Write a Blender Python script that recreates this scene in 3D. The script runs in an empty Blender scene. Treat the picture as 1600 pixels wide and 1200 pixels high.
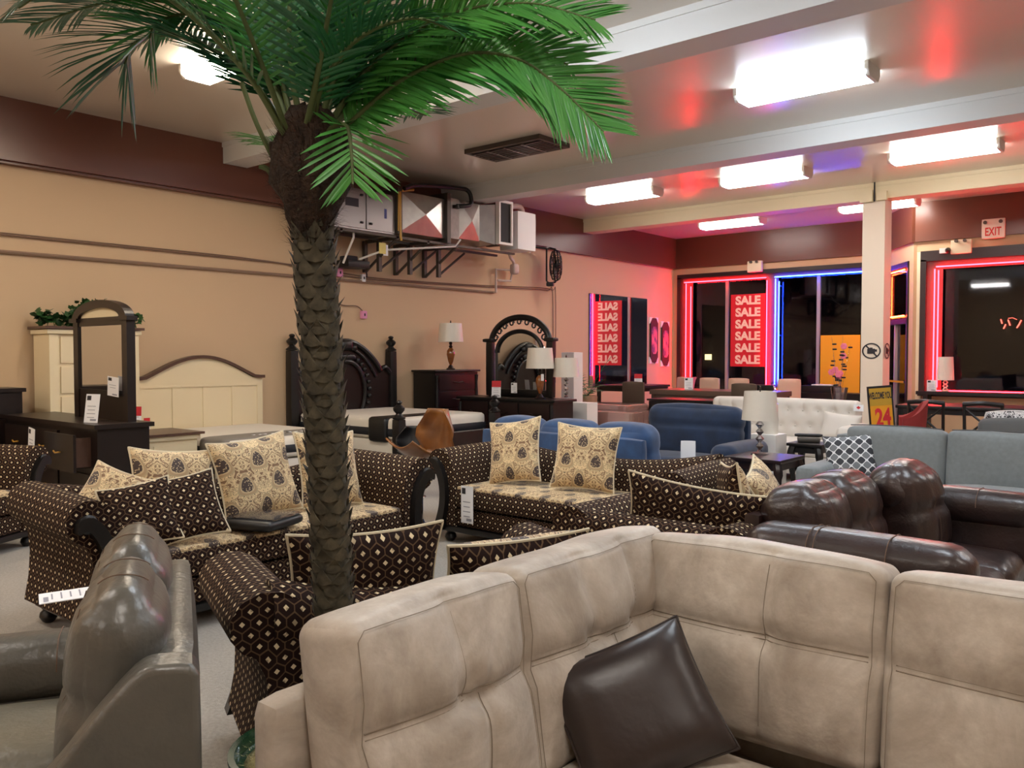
import bpy, math, random
import numpy as np
from mathutils import Vector, Matrix, Euler

# ---------------------------------------------------------------- camera, world, exposure
SC = bpy.context.scene
COL = SC.collection
PI = math.pi
FPX = 1322.0                       # focal length in pixels of the 1600 px wide frame
CAM_Z = 1.55
YAW = math.radians(40)
PITCH = math.atan(45 / FPX)
cam_d = bpy.data.cameras.new('camera')
cam_d.sensor_width = 36
cam_d.lens = 36 * FPX / 1600
cam_d.clip_start = 0.05
cam_d.clip_end = 300
cam = bpy.data.objects.new('camera', cam_d)
COL.objects.link(cam)
cam.location = (0, 0, CAM_Z)
cam.rotation_euler = (PI / 2 - PITCH, 0, YAW)
SC.camera = cam

w = bpy.data.worlds.new('night')
SC.world = w
w.use_nodes = True
w.node_tree.nodes['Background'].inputs[0].default_value = (0.006, 0.007, 0.012, 1)
w.node_tree.nodes['Background'].inputs[1].default_value = 1.0

SC.view_settings.view_transform = 'Standard'
SC.view_settings.look = 'None'
SC.view_settings.gamma = 1
SC.view_settings.use_curve_mapping = False
SC.view_settings.exposure = 0.80
SC.cycles.use_denoising = True
SC.cycles.max_bounces = 8
SC.cycles.diffuse_bounces = 4
SC.cycles.glossy_bounces = 4
SC.cycles.sample_clamp_indirect = 6

LAMP_NEUTRAL = (1.0, 0.93, 0.86)
LAMP_WARM = (1.0, 0.86, 0.68)
LAMP_COOL = (0.80, 0.90, 1.0)
LAMP_POWER = 24.0
NEON_POWER = 38.0

# ---------------------------------------------------------------- materials
def lin(c):
    return tuple(((v / 255) / 12.92 if v / 255 <= 0.04045 else (((v / 255) + 0.055) / 1.055) ** 2.4) for v in c)

class N:
    """a little algebra over shader math nodes"""
    nt = None
    def __init__(s, sock): s.s = sock
    @staticmethod
    def op(op, *a):
        n = N.nt.nodes.new('ShaderNodeMath'); n.operation = op
        for i, v in enumerate(a):
            if isinstance(v, N): N.nt.links.new(v.s, n.inputs[i])
            else: n.inputs[i].default_value = v
        return N(n.outputs[0])
    def __add__(s, o): return N.op('ADD', s, o)
    def __radd__(s, o): return N.op('ADD', o, s)
    def __sub__(s, o): return N.op('SUBTRACT', s, o)
    def __rsub__(s, o): return N.op('SUBTRACT', o, s)
    def __mul__(s, o): return N.op('MULTIPLY', s, o)
    def __rmul__(s, o): return N.op('MULTIPLY', o, s)
    def __truediv__(s, o): return N.op('DIVIDE', s, o)
    def abs(s): return N.op('ABSOLUTE', s)
    def fract(s): return N.op('FRACT', s)
    def sin(s): return N.op('SINE', s)
    def sqrt(s): return N.op('SQRT', s)
    def lt(s, o): return N.op('LESS_THAN', s, o)
    def gt(s, o): return N.op('GREATER_THAN', s, o)
    def min(s, o): return N.op('MINIMUM', s, o)
    def max(s, o): return N.op('MAXIMUM', s, o)

MATS = {}
def new_mat(name):
    m = bpy.data.materials.new(name); m.use_nodes = True
    MATS[name] = m
    return m, m.node_tree, m.node_tree.nodes['Principled BSDF']

def mixc(nt, fac, a, b):
    n = nt.nodes.new('ShaderNodeMix'); n.data_type = 'RGBA'
    for i, v in ((0, fac), (6, a), (7, b)):
        if isinstance(v, N): nt.links.new(v.s, n.inputs[i])
        elif isinstance(v, bpy.types.NodeSocket): nt.links.new(v, n.inputs[i])
        elif i == 0: n.inputs[0].default_value = v
        else: n.inputs[i].default_value = (*v, 1) if len(v) == 3 else v
    return n.outputs[2]

def add_bump(nt, bsdf, height, strength, dist=0.01):
    b = nt.nodes.new('ShaderNodeBump'); b.inputs['Strength'].default_value = strength
    b.inputs['Distance'].default_value = dist
    nt.links.new(height, b.inputs['Height']); nt.links.new(b.outputs[0], bsdf.inputs['Normal'])

def noise(nt, scale, detail=3, coord='Object', rough=0.5, dist=0.0):
    tc = nt.nodes.new('ShaderNodeTexCoord')
    n = nt.nodes.new('ShaderNodeTexNoise'); n.inputs['Scale'].default_value = scale
    n.inputs['Detail'].default_value = detail; n.inputs['Roughness'].default_value = rough
    n.inputs['Distortion'].default_value = dist
    nt.links.new(tc.outputs[coord], n.inputs['Vector'])
    return n.outputs['Fac']

def mat(name, rgb, rough=0.6, metal=0.0, var=0.0, vscale=4.0, rgb2=None, bump=0.0, bscale=200.0, bdist=0.002,
        coat=0.0, sheen=0.0, spec=0.5, coatr=0.15):
    m, nt, b = new_mat(name)
    c = lin(rgb)
    b.inputs['Base Color'].default_value = (*c, 1)
    b.inputs['Roughness'].default_value = rough
    b.inputs['Metallic'].default_value = metal
    b.inputs['Coat Weight'].default_value = coat
    b.inputs['Coat Roughness'].default_value = coatr
    b.inputs['Sheen Weight'].default_value = sheen
    b.inputs['Specular IOR Level'].default_value = spec
    if var > 0:
        f = noise(nt, vscale, 4)
        cr = nt.nodes.new('ShaderNodeMapRange'); nt.links.new(f, cr.inputs[0])
        cr.inputs[1].default_value = 0.5 - 0.22; cr.inputs[2].default_value = 0.5 + 0.22
        c2 = lin(rgb2) if rgb2 else tuple(v * (1 - var) for v in c)
        nt.links.new(mixc(nt, N(cr.outputs[0]), c, c2), b.inputs['Base Color'])
    if bump > 0:
        add_bump(nt, b, noise(nt, bscale, 3), bump, bdist)
    return m

def two_scale_bump(m, s1, a1, s2, a2):
    nt = m.node_tree; b = nt.nodes['Principled BSDF']; N.nt = nt
    h = N(noise(nt, s1, 3, rough=.6, dist=.3)) * a1 + N(noise(nt, s2, 2)) * a2
    for l in list(b.inputs['Normal'].links): nt.links.remove(l)
    add_bump(nt, b, h.s, 0.6, 0.02)
def emit(name, rgb, strength):
    m, nt, b = new_mat(name)
    b.inputs['Base Color'].default_value = (0.02, 0.02, 0.02, 1)
    b.inputs['Emission Color'].default_value = (*rgb, 1)
    b.inputs['Emission Strength'].default_value = strength
    return m

M_wall = mat('wall_tan', (206, 178, 144), 0.75, bump=0.05, bscale=60)
M_wallr = mat('wall_tan_front', (200, 168, 132), 0.75, bump=0.05, bscale=60)
M_soffit = mat('brown_paint', (100, 56, 40), 0.32, bump=0.05, bscale=30)
M_ceil = mat('ceiling_gloss', (226, 216, 202), 0.30, spec=0.55, bump=0.10, bscale=3.0, bdist=0.01, coat=0.5, coatr=0.2)
M_beam = mat('beam_paint', (226, 226, 224), 0.5)
M_beamw = mat('beam_cream', (226, 212, 178), 0.5)
M_pillar = mat('pillar_paint', (226, 214, 196), 0.5)
M_carpet = mat('carpet', (172, 165, 154), 0.95, var=0.3, vscale=60, bump=0.9, bscale=260, bdist=0.006, sheen=0.2)
M_blackframe = mat('window_frame_dark', (38, 26, 26), 0.4)
M_mullion = mat('mullion', (170, 160, 160), 0.4, 0.3)
M_dwood = mat('dark_espresso_wood', (30, 18, 15), 0.38, var=0.35, vscale=8, coat=0.1)
M_blackwood = mat('black_carved_wood', (15, 12, 12), 0.4, coat=0.1)
M_cherry = mat('cherry_wood', (34, 15, 14), 0.34, coat=0.2, var=0.3, vscale=12)
M_cream = mat('cream_paint', (232, 216, 180), 0.5)
M_topbrown = mat('brown_top', (92, 66, 54), 0.35, var=0.25, vscale=10)
M_mirror = mat('mirror_glass', (225, 225, 225), 0.02, 1.0)
M_chrome = mat('chrome', (220, 220, 225), 0.12, 1.0)
M_steel = mat('galvanised_steel', (176, 172, 168), 0.33, 1.0, var=0.2, vscale=6, bump=0.15, bscale=5, bdist=0.02)
M_furnace = mat('furnace_panel', (128, 122, 122), 0.3, 0.85)
M_bracket = mat('bracket_iron', (86, 80, 74), 0.5, 0.6)
M_blackp = mat('black_plastic', (20, 20, 21), 0.45)
M_white = mat('white_paint', (232, 228, 222), 0.5)
M_paper = mat('white_paper', (240, 240, 242), 0.7)
M_redp = mat('red_paper', (205, 40, 48), 0.6)
M_ink = mat('ink', (40, 38, 44), 0.7)
M_conduit = mat('conduit_grey', (140, 116, 98), 0.5)
M_cablebrown = mat('cable_brown', (122, 98, 84), 0.6)
M_pipe = mat('white_pipe', (200, 180, 170), 0.5)
M_brass = mat('yellow_pipe', (196, 150, 60), 0.4)
M_shade = mat('lamp_shade_fabric', (226, 218, 204), 0.55, coat=0.6, bump=0.4, bscale=14, bdist=0.01)
M_amber = mat('amber_glass', (150, 86, 34), 0.12, coat=0.8, var=0.5, vscale=18)
M_bronze = mat('bronze_base', (46, 34, 30), 0.3, 0.5)
M_blue = mat('blue_velour', (42, 80, 126), 0.85, sheen=0.35, var=0.45, vscale=7, rgb2=(30, 54, 90), bump=0.3, bscale=40)
M_bluedk = mat('blue_velour_deep', (26, 48, 80), 0.85, sheen=0.25, var=0.4, vscale=7, rgb2=(18, 34, 58), bump=0.3, bscale=40)
M_grey = mat('grey_fabric', (126, 132, 134), 0.9, var=0.15, vscale=30, bump=0.35, bscale=300, sheen=0.25)
M_greycool = mat('charcoal_fabric', (92, 92, 92), 0.9, bump=0.3, bscale=300)
M_tuft = mat('ivory_upholstery', (218, 210, 200), 0.7, bump=0.2, bscale=200)
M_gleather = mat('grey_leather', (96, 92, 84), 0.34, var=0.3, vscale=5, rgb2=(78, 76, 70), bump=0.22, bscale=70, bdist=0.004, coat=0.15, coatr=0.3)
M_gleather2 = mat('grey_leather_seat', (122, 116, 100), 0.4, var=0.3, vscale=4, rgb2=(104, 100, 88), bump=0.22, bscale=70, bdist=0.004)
M_bleather = mat('brown_leather', (54, 34, 30), 0.38, var=0.5, vscale=4, rgb2=(28, 19, 19), bump=0.25, bscale=60, bdist=0.004, coat=0.3, coatr=0.25)
M_stitch = mat('stitching', (108, 84, 68), 0.8)
M_dpillow = mat('dark_brown_leatherette', (52, 42, 40), 0.36, bump=0.15, bscale=90, bdist=0.003, var=0.3, vscale=3)
M_piping = mat('cream_piping', (214, 200, 170), 0.7, bump=0.5, bscale=400)
M_trunk = mat('palm_trunk_bark', (96, 89, 70), 0.8, var=0.5, vscale=26, rgb2=(44, 40, 31), bump=0.6, bscale=60, bdist=0.004)
M_fibre = mat('palm_fibre', (66, 46, 32), 0.95, var=0.6, vscale=40, rgb2=(34, 24, 18), bump=1.0, bscale=90, bdist=0.01)
M_leaf = mat('palm_leaf', (92, 164, 66), 0.36, var=0.6, vscale=2.5, rgb2=(48, 124, 66), spec=0.6)
M_leafd = mat('palm_leaf_deep', (48, 116, 70), 0.38, var=0.5, vscale=3, rgb2=(34, 88, 62), spec=0.6)
M_petiole = mat('palm_petiole', (86, 100, 56), 0.6)
M_ivy = mat('ivy_leaf', (40, 84, 38), 0.5, var=0.5, vscale=20)
M_straw = mat('straw_moss', (176, 160, 108), 0.95, var=0.5, vscale=50, bump=1.0, bscale=80, bdist=0.01)
M_potglass = mat('green_glaze', (28, 66, 42), 0.12, coat=0.8, var=0.4, vscale=20)
M_walnut = mat('walnut_bentwood', (140, 88, 40), 0.3, var=0.4, vscale=6, rgb2=(96, 56, 26), coat=0.4)
M_mattress = mat('mattress_white', (226, 220, 208), 0.85, bump=0.4, bscale=50, bdist=0.004)
M_navy = mat('mattress_border_black', (24, 28, 36), 0.6)
M_footpad = mat('foot_pad_grey', (132, 126, 118), 0.8, bump=0.2, bscale=200)
M_yellow = mat('yellow_board', (232, 160, 26), 0.6)
M_red = mat('banner_red', (214, 26, 44), 0.55)
M_bannertext = mat('banner_letters', (255, 214, 196), 0.5)
M_redchair = mat('red_fabric', (140, 42, 40), 0.85, bump=0.3, bscale=200)
M_beige = mat('beige_leather', (200, 172, 150), 0.5)
M_olive = mat('olive_upholstery', (78, 64, 50), 0.8)
M_tabletop = mat('table_laminate', (96, 78, 66), 0.35, coat=0.3)
M_cart = mat('cardboard_pinkish', (228, 192, 176), 0.5)
M_asphalt = mat('asphalt', (24, 24, 26), 0.9)
M_bldg = mat('far_building', (34, 32, 38), 0.9)
M_brick = None
M_pink = mat('pink_plastic', (230, 120, 150), 0.4)
M_postit = mat('pink_note', (226, 150, 190), 0.7)
M_ynote = mat('yellow_note', (216, 200, 120), 0.7)
M_exit = mat('exit_face', (238, 224, 206), 0.5)
M_exitr = mat('exit_letters', (220, 50, 36), 0.5)
M_dark = mat('void_shade', (10, 10, 11), 0.7)  # near-black colour stands in for the shade inside vent and duct mouth

M_lensN = emit('lamp_lens_neutral', LAMP_NEUTRAL, LAMP_POWER * .85)
M_lensL = emit('lamp_lens_dim', LAMP_NEUTRAL, LAMP_POWER * .5)
M_lensW = emit('lamp_lens_warm', LAMP_WARM, LAMP_POWER)
M_lensC = emit('lamp_lens_cool', LAMP_COOL, LAMP_POWER)
M_neonR = emit('neon_red', (1.0, 0.008, 0.014), NEON_POWER)
M_neonB = emit('neon_blue', (0.012, 0.05, 1.0), NEON_POWER)
M_street = emit('far_street_lamp', (1.0, 0.75, 0.3), 1.5)
M_openr = emit('neon_script', (1.0, 0.12, 0.08), 2.0)

def uvxy(nt):
    tc = nt.nodes.new('ShaderNodeTexCoord'); sp = nt.nodes.new('ShaderNodeSeparateXYZ')
    nt.links.new(tc.outputs['UV'], sp.inputs[0])
    return N(sp.outputs[0]), N(sp.outputs[1])

def mat_dots(name, base, line, dot, cw=0.054, ch=0.078, sheen=0.3):
    m, nt, b = new_mat(name); N.nt = nt
    u, v = uvxy(nt)
    u = u / cw; v = v / ch
    ax = (u.fract() - 0.5).abs(); ay = (v.fract() - 0.5).abs()
    bx = ((u + 0.5).fract() - 0.5).abs(); by = ((v + 0.5).fract() - 0.5).abs()
    k = ch / cw
    dA = (ax * ax + ay * ay * (k * k)).sqrt(); dB = (bx * bx + by * by * (k * k)).sqrt()
    edge = ((dA - dB).abs()).lt(0.075)
    near = dA.min(dB)
    edge2 = ax.gt(0.465) * dA.lt(dB) + bx.gt(0.465) * dB.lt(dA)
    dotA = (ax * 1.0 + ay * k).lt(0.175); dotB = (bx * 1.0 + by * k).lt(0.175)
    # some of the woven diamonds are duller than others
    cell = N.op('MODULO', N.op('FLOOR', u) + N.op('FLOOR', v) * 2.0, 3.0).abs()
    dull = cell.lt(0.5)
    c1 = mixc(nt, edge.max(edge2), lin(base), lin(line))
    dcol = mixc(nt, dull * 0.55, lin(dot), lin(line))
    c2 = mixc(nt, dotA.max(dotB), c1, dcol)
    nt.links.new(c2, b.inputs['Base Color'])
    b.inputs['Roughness'].default_value = 0.85
    b.inputs['Specular IOR Level'].default_value = 0.15
    b.inputs['Sheen Weight'].default_value = sheen
    add_bump(nt, b, noise(nt, 500, 2), 0.25, 0.002)
    return m

def mat_damask(name, base, brown, dark, s=1.0):
    m, nt, b = new_mat(name); N.nt = nt
    tc = nt.nodes.new('ShaderNodeTexCoord')
    nz = nt.nodes.new('ShaderNodeTexNoise'); nz.inputs['Scale'].default_value = 9 / s; nz.inputs['Detail'].default_value = 1.0
    nt.links.new(tc.outputs['UV'], nz.inputs['Vector'])
    sp = nt.nodes.new('ShaderNodeSeparateXYZ'); nt.links.new(tc.outputs['UV'], sp.inputs[0])
    u = N(sp.outputs[0]); v = N(sp.outputs[1])
    n = N(nz.outputs['Fac'])
    # scrolls: mirrored bands of a warped field
    mu = ((u / (0.24 * s)).fract() - 0.5).abs()
    mv = (v / (0.30 * s)).fract()
    cb = nt.nodes.new('ShaderNodeCombineXYZ')
    nt.links.new(mu.s, cb.inputs[0]); nt.links.new(mv.s, cb.inputs[1])
    n2 = nt.nodes.new('ShaderNodeTexNoise'); n2.inputs['Scale'].default_value = 4.2; n2.inputs['Detail'].default_value = 0.6
    n2.inputs['Distortion'].default_value = 1.6
    nt.links.new(cb.outputs[0], n2.inputs['Vector'])
    band = (N(n2.outputs['Fac']) * 26.0).sin()
    scroll = band.gt(0.42)
    thin = (band + 0.55).abs().lt(0.14)
    # teardrop medallions on a staggered lattice
    def med(du, dv):
        x = ((u / (0.24 * s) + du).fract() - 0.5) * 0.24
        y = ((v / (0.30 * s) + dv).fract() - 0.5) * 0.30
        x = x.abs() * (1.0 + y * 8.0)
        return ((x * x) * 1.7 + y * y).sqrt()
    d = med(0, 0).min(med(0.5, 0.5))
    spk = nt.nodes.new('ShaderNodeTexVoronoi'); spk.inputs['Scale'].default_value = 90
    nt.links.new(tc.outputs['UV'], spk.inputs['Vector'])
    c = mixc(nt, scroll, lin(base), lin(brown))
    c = mixc(nt, thin, c, lin(dark))
    c = mixc(nt, d.lt(0.072), c, lin(tuple(0.8 * a for a in base)))
    c = mixc(nt, d.lt(0.066), c, lin(tuple(.5 * (a + b_) for a, b_ in zip(base, brown))))
    c = mixc(nt, d.lt(0.055), c, lin(tuple(0.9 * a for a in base)))
    c = mixc(nt, d.lt(0.048) * N(spk.outputs['Distance']).gt(0.30), c, lin(dark))
    nt.links.new(c, b.inputs['Base Color'])
    b.inputs['Roughness'].default_value = 0.7
    b.inputs['Sheen Weight'].default_value = 0.2
    add_bump(nt, b, noise(nt, 400, 2), 0.25, 0.002)
    return m

def mat_quatrefoil(name, base, line, dark):
    m, nt, b = new_mat(name); N.nt = nt
    u, v = uvxy(nt)
    u = u / 0.085; v = v / 0.085
    a = (u * 2 * PI).sin(); c_ = ((v * 2 * PI)).sin()
    f = (u * PI * 2 + PI / 2).sin() + (v * PI * 2 + PI / 2).sin()
    ln = f.abs().lt(0.30)
    dk = (f * -1.0).gt(0.30)
    c = mixc(nt, dk, lin(base), lin(dark))
    c = mixc(nt, ln, c, lin(line))
    nt.links.new(c, b.inputs['Base Color']); b.inputs['Roughness'].default_value = 0.8
    return m

for _m in (M_gleather, M_gleather2, M_bleather): two_scale_bump(_m, 11, .55, 90, .08)
two_scale_bump(M_dpillow, 7, .3, 90, .02)
M_dots = mat_dots('brown_ogee_chenille', (36, 21, 17), (96, 74, 54), (226, 206, 168), sheen=0.0)
M_damask = mat_damask('tan_paisley_damask', (222, 196, 150), (128, 96, 68), (66, 50, 44))
M_quat = mat_quatrefoil('quatrefoil_fabric', (118, 122, 126), (226, 228, 230), (52, 54, 60))
M_geo = mat_damask('black_white_scroll', (226, 222, 220), (60, 56, 60), (30, 28, 32), 0.8)

def mat_taupe():
    m, nt, b = new_mat('taupe_suede_leather')
    f = noise(nt, 3.2, 6, rough=0.62, dist=0.6)
    f2 = noise(nt, 26, 4, rough=0.6)
    cr = nt.nodes.new('ShaderNodeMapRange'); nt.links.new(f, cr.inputs[0]); cr.inputs[1].default_value = 0.38; cr.inputs[2].default_value = 0.62
    c = mixc(nt, N(cr.outputs[0]), lin((144, 133, 122)), lin((216, 208, 196)))
    c = mixc(nt, N(f2), c, lin((170, 156, 140)))
    nt.links.new(c, b.inputs['Base Color'])
    b.inputs['Roughness'].default_value = 0.5
    b.inputs['Sheen Weight'].default_value = 0.1
    b.inputs['Specular IOR Level'].default_value = 0.35
    N.nt = nt
    f3 = (N(noise(nt, 7, 4, rough=0.6, dist=0.3)) * .6 + N(noise(nt, 60, 3)) * .08).s
    add_bump(nt, b, f3, 0.45, 0.02)
    return m
M_taupe = mat_taupe()
M_taupe_st = mat('taupe_stitch', (134, 121, 106), 0.8)

def mat_glass(name, tint=(0.9, 0.92, 0.95), refl=0.12):
    m, nt, b = new_mat(name)
    nt.nodes.remove(b)
    out = nt.nodes['Material Output']
    g = nt.nodes.new('ShaderNodeBsdfGlossy'); g.inputs['Roughness'].default_value = 0.03
    g.inputs['Color'].default_value = (0.9, 0.9, 0.95, 1)
    t = nt.nodes.new('ShaderNodeBsdfTransparent'); t.inputs['Color'].default_value = (*tint, 1)
    lw = nt.nodes.new('ShaderNodeFresnel'); lw.inputs['IOR'].default_value = 1.5
    N.nt = nt
    mx = nt.nodes.new('ShaderNodeMixShader')
    nt.links.new((N(lw.outputs[0]) * 1.0 + (refl - 0.04)).s, mx.inputs[0])
    nt.links.new(t.outputs[0], mx.inputs[1]); nt.links.new(g.outputs[0], mx.inputs[2])
    nt.links.new(mx.outputs[0], out.inputs[0])
    return m
M_pane = mat_glass('window_glass', refl=0.03)
M_clear = mat_glass('clear_acrylic', (0.93, 0.93, 0.95), 0.16)

def mat_bricks():
    m, nt, b = new_mat('red_brick')
    tc = nt.nodes.new('ShaderNodeTexCoord')
    mp = nt.nodes.new('ShaderNodeMapping'); mp.inputs['Rotation'].default_value = (PI / 2, 0, 0)
    br = nt.nodes.new('ShaderNodeTexBrick'); br.inputs['Scale'].default_value = 4
    br.inputs['Color1'].default_value = (*lin((120, 66, 56)), 1); br.inputs['Color2'].default_value = (*lin((146, 84, 70)), 1)
    br.inputs['Mortar'].default_value = (*lin((150, 140, 130)), 1)
    nt.links.new(tc.outputs['Object'], mp.inputs[0]); nt.links.new(mp.outputs[0], br.inputs[0])
    nt.links.new(br.outputs[0], b.inputs['Base Color'])
    return m
M_brick = mat_bricks()

# ---------------------------------------------------------------- mesh collector
class MB:
    def __init__(s):
        s.v = []; s.f = []; s.mi = []; s.uv = []; s.n = 0
    def add(s, verts, faces, mi=0, uvs=None, T=None):
        V = np.asarray(verts, dtype=float).reshape(-1, 3)
        if T is not None:
            A = np.array(T); V = V @ A[:3, :3].T + A[:3, 3]
        s.v.append(V)
        for i, f in enumerate(faces):
            s.f.append(tuple(a + s.n for a in f))
            s.mi.append(mi[i] if isinstance(mi, (list, tuple)) else mi)
            s.uv.append(uvs[i] if uvs is not None else None)
        s.n += len(V)
        return s
    # -- shapes
    def box(s, x0, x1, y0, y1, z0, z1, mi=0, T=None):
        v = [(x0, y0, z0), (x1, y0, z0), (x1, y1, z0), (x0, y1, z0), (x0, y0, z1), (x1, y0, z1), (x1, y1, z1), (x0, y1, z1)]
        f = [(0, 3, 2, 1), (4, 5, 6, 7), (0, 1, 5, 4), (1, 2, 6, 5), (2, 3, 7, 6), (3, 0, 4, 7)]
        return s.add(v, f, mi, T=T)
    def rbox(s, c, size, r=0.03, n=6, bulge=(0, 0, 0), fn=None, mi=0, T=None):
        """rounded cushion-like box; n = subdivisions (int or triple)"""
        if isinstance(n, int): n = (n, n, n)
        hx, hy, hz = (a / 2 for a in size)
        r = min(r, hx, hy, hz)
        idx = {}; P = []
        def vid(i, j, k):
            key = (i, j, k)
            if key not in idx:
                idx[key] = len(P); P.append((i / n[0] * 2 - 1, j / n[1] * 2 - 1, k / n[2] * 2 - 1))
            return idx[key]
        faces = []; fax = []
        for ax in range(3):
            a, b = [(1, 2), (2, 0), (0, 1)][ax]
            for side in (0, n[ax]):
                for i in range(n[a]):
                    for j in range(n[b]):
                        q = []
                        for (di, dj) in ((0, 0), (1, 0), (1, 1), (0, 1)):
                            ijk = [0, 0, 0]; ijk[ax] = side; ijk[a] = i + di; ijk[b] = j + dj
                            q.append(vid(*ijk))
                        if side == 0: q.reverse()
                        faces.append(tuple(q)); fax.append(ax)
        P = np.array(P); H = np.array([hx, hy, hz])
        # crowd grid lines towards edges so the rounding is smooth
        e = 0.72
        Pn = np.sign(P) * (1 - (1 - np.abs(P)) ** (1 / e)) if r > 0.01 and min(n) > 3 else P
        Q = Pn * H
        inner = np.clip(Q, -(H - r), (H - r))
        D = Q - inner
        L = np.linalg.norm(D, axis=1, keepdims=True); L[L < 1e-9] = 1
        Nn = D / L
        R = inner + Nn * r
        B = np.array(bulge)
        if B.any():
            W = 1 - Pn ** 2
            disp = np.stack([B[0] * np.sign(Pn[:, 0]) * np.abs(Nn[:, 0]) * W[:, 1] * W[:, 2],
                             B[1] * np.sign(Pn[:, 1]) * np.abs(Nn[:, 1]) * W[:, 0] * W[:, 2],
                             B[2] * np.sign(Pn[:, 2]) * np.abs(Nn[:, 2]) * W[:, 0] * W[:, 1]], 1)
            R = R + disp
        if fn is not None: R = fn(R, Nn, Pn)
        uvs = []
        for f, ax in zip(faces, fax):
            a, b = [(1, 2), (0, 2), (0, 1)][ax]
            uvs.append([(R[i][a], R[i][b]) for i in f])
        R = R + np.array(c)
        return s.add(R, faces, mi, uvs, T)
    def tube(s, pts, r, n=8, cap=True, mi=0, T=None):
        pts = [Vector(p) for p in pts]
        rs = r if isinstance(r, (list, tuple)) else [r] * len(pts)
        V = []; F = []; U = []
        up = Vector((0, 0, 1))
        t0 = (pts[1] - pts[0]).normalized()
        a = t0.cross(up)
        if a.length < 1e-3: a = t0.cross(Vector((1, 0, 0)))
        a.normalize()
        L = 0
        for i, p in enumerate(pts):
            t = (pts[min(i + 1, len(pts) - 1)] - pts[max(i - 1, 0)])
            if t.length < 1e-9: t = t0
            t.normalize()
            a = (a - t * a.dot(t))
            if a.length < 1e-6: a = t.orthogonal()
            a.normalize()
            b = t.cross(a)
            for k in range(n):
                an = 2 * PI * k / n
                V.append(p + (a * math.cos(an) + b * math.sin(an)) * rs[i])
        for i in range(len(pts) - 1):
            l1 = (pts[i + 1] - pts[i]).length
            for k in range(n):
                k2 = (k + 1) % n
                F.append((i * n + k, i * n + k2, (i + 1) * n + k2, (i + 1) * n + k))
                w0 = 2 * PI * rs[i] * k / n; w1 = 2 * PI * rs[i] * (k + 1) / n
                U.append([(w0, L), (w1, L), (w1, L + l1), (w0, L + l1)])
            L += l1
        if cap:
            F.append(tuple(reversed(range(n)))); U.append(None)
            F.append(tuple((len(pts) - 1) * n + k for k in range(n))); U.append(None)
        return s.add([tuple(v) for v in V], F, mi, U, T)
    def lathe(s, prof, n=20, c=(0, 0, 0), mi=0, T=None, sx=1, sy=1):
        V = []; F = []
        for (r, z) in prof:
            for k in range(n):
                a = 2 * PI * k / n
                V.append((c[0] + r * math.cos(a) * sx, c[1] + r * math.sin(a) * sy, c[2] + z))
        for i in range(len(prof) - 1):
            for k in range(n):
                k2 = (k + 1) % n
                F.append((i * n + k, i * n + k2, (i + 1) * n + k2, (i + 1) * n + k))
        if prof[0][0] > 1e-4: F.append(tuple(reversed(range(n))))
        if prof[-1][0] > 1e-4: F.append(tuple((len(prof) - 1) * n + k for k in range(n)))
        return s.add(V, F, mi, None, T)
    def prism(s, poly, axis, a0, a1, mi=0, T=None, seg=1, fn=None):
        """polygon (list of 2D points) extruded along axis; uv runs round the outline"""
        m = len(poly); V = []; F = []; U = []
        for q in range(seg + 1):
            t = a0 + (a1 - a0) * q / seg
            for (p, r_) in poly:
                v = {'x': (t, p, r_), 'y': (p, t, r_), 'z': (p, r_, t)}[axis]
                if fn: v = fn(*v)
                V.append(v)
        arc = [0]
        for i in range(m):
            x0, y0 = poly[i]; x1, y1 = poly[(i + 1) % m]
            arc.append(arc[-1] + math.hypot(x1 - x0, y1 - y0))
        area = sum(poly[i][0] * poly[(i + 1) % m][1] - poly[(i + 1) % m][0] * poly[i][1] for i in range(m))
        flip = (area < 0) != (axis == 'y')
        for q in range(seg):
            t = a0 + (a1 - a0) * q / seg; t2 = a0 + (a1 - a0) * (q + 1) / seg
            for i in range(m):
                j = (i + 1) % m
                f = [q * m + i, q * m + j, (q + 1) * m + j, (q + 1) * m + i]
                u = [(t, arc[i]), (t, arc[i + 1]), (t2, arc[i + 1]), (t2, arc[i])]
                if flip: f.reverse(); u.reverse()
                F.append(tuple(f)); U.append(u)
        e0 = list(reversed(range(m))); e1 = [seg * m + i for i in range(m)]
        if flip: e0.reverse(); e1.reverse()
        F.append(tuple(e0)); U.append([poly[i] for i in e0])
        F.append(tuple(e1)); U.append([poly[i - seg * m] for i in e1])
        return s.add(V, F, mi, U, T)
    def build(s, name, mats, parent=None, smooth=True, angle=40):
        me = bpy.data.meshes.new(name)
        V = np.concatenate(s.v) if s.v else np.zeros((0, 3))
        me.from_pydata(V.tolist(), [], s.f)
        if not isinstance(mats, (list, tuple)): mats = [mats]
        for m in mats: me.materials.append(m)
        me.polygons.foreach_set('material_index', s.mi)
        ul = me.uv_layers.new(name='UVMap')
        buf = []
        for f, u in zip(s.f, s.uv):
            if u is None:
                p0 = V[f[0]]; nrm = np.cross(V[f[1]] - p0, V[f[2]] - p0)
                ax = int(np.argmax(np.abs(nrm)))
                a, b = [(1, 2), (0, 2), (0, 1)][ax]
                for i in f: buf += [V[i][a], V[i][b]]
            else:
                for (x, y) in u: buf += [x, y]
        ul.data.foreach_set('uv', buf)
        me.polygons.foreach_set('use_smooth', [bool(smooth)] * len(s.f))
        if smooth:
            me.set_sharp_from_angle(angle=math.radians(angle))
        me.update()
        o = bpy.data.objects.new(name, me); COL.objects.link(o)
        if parent is not None: o.parent = parent
        return o

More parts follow.
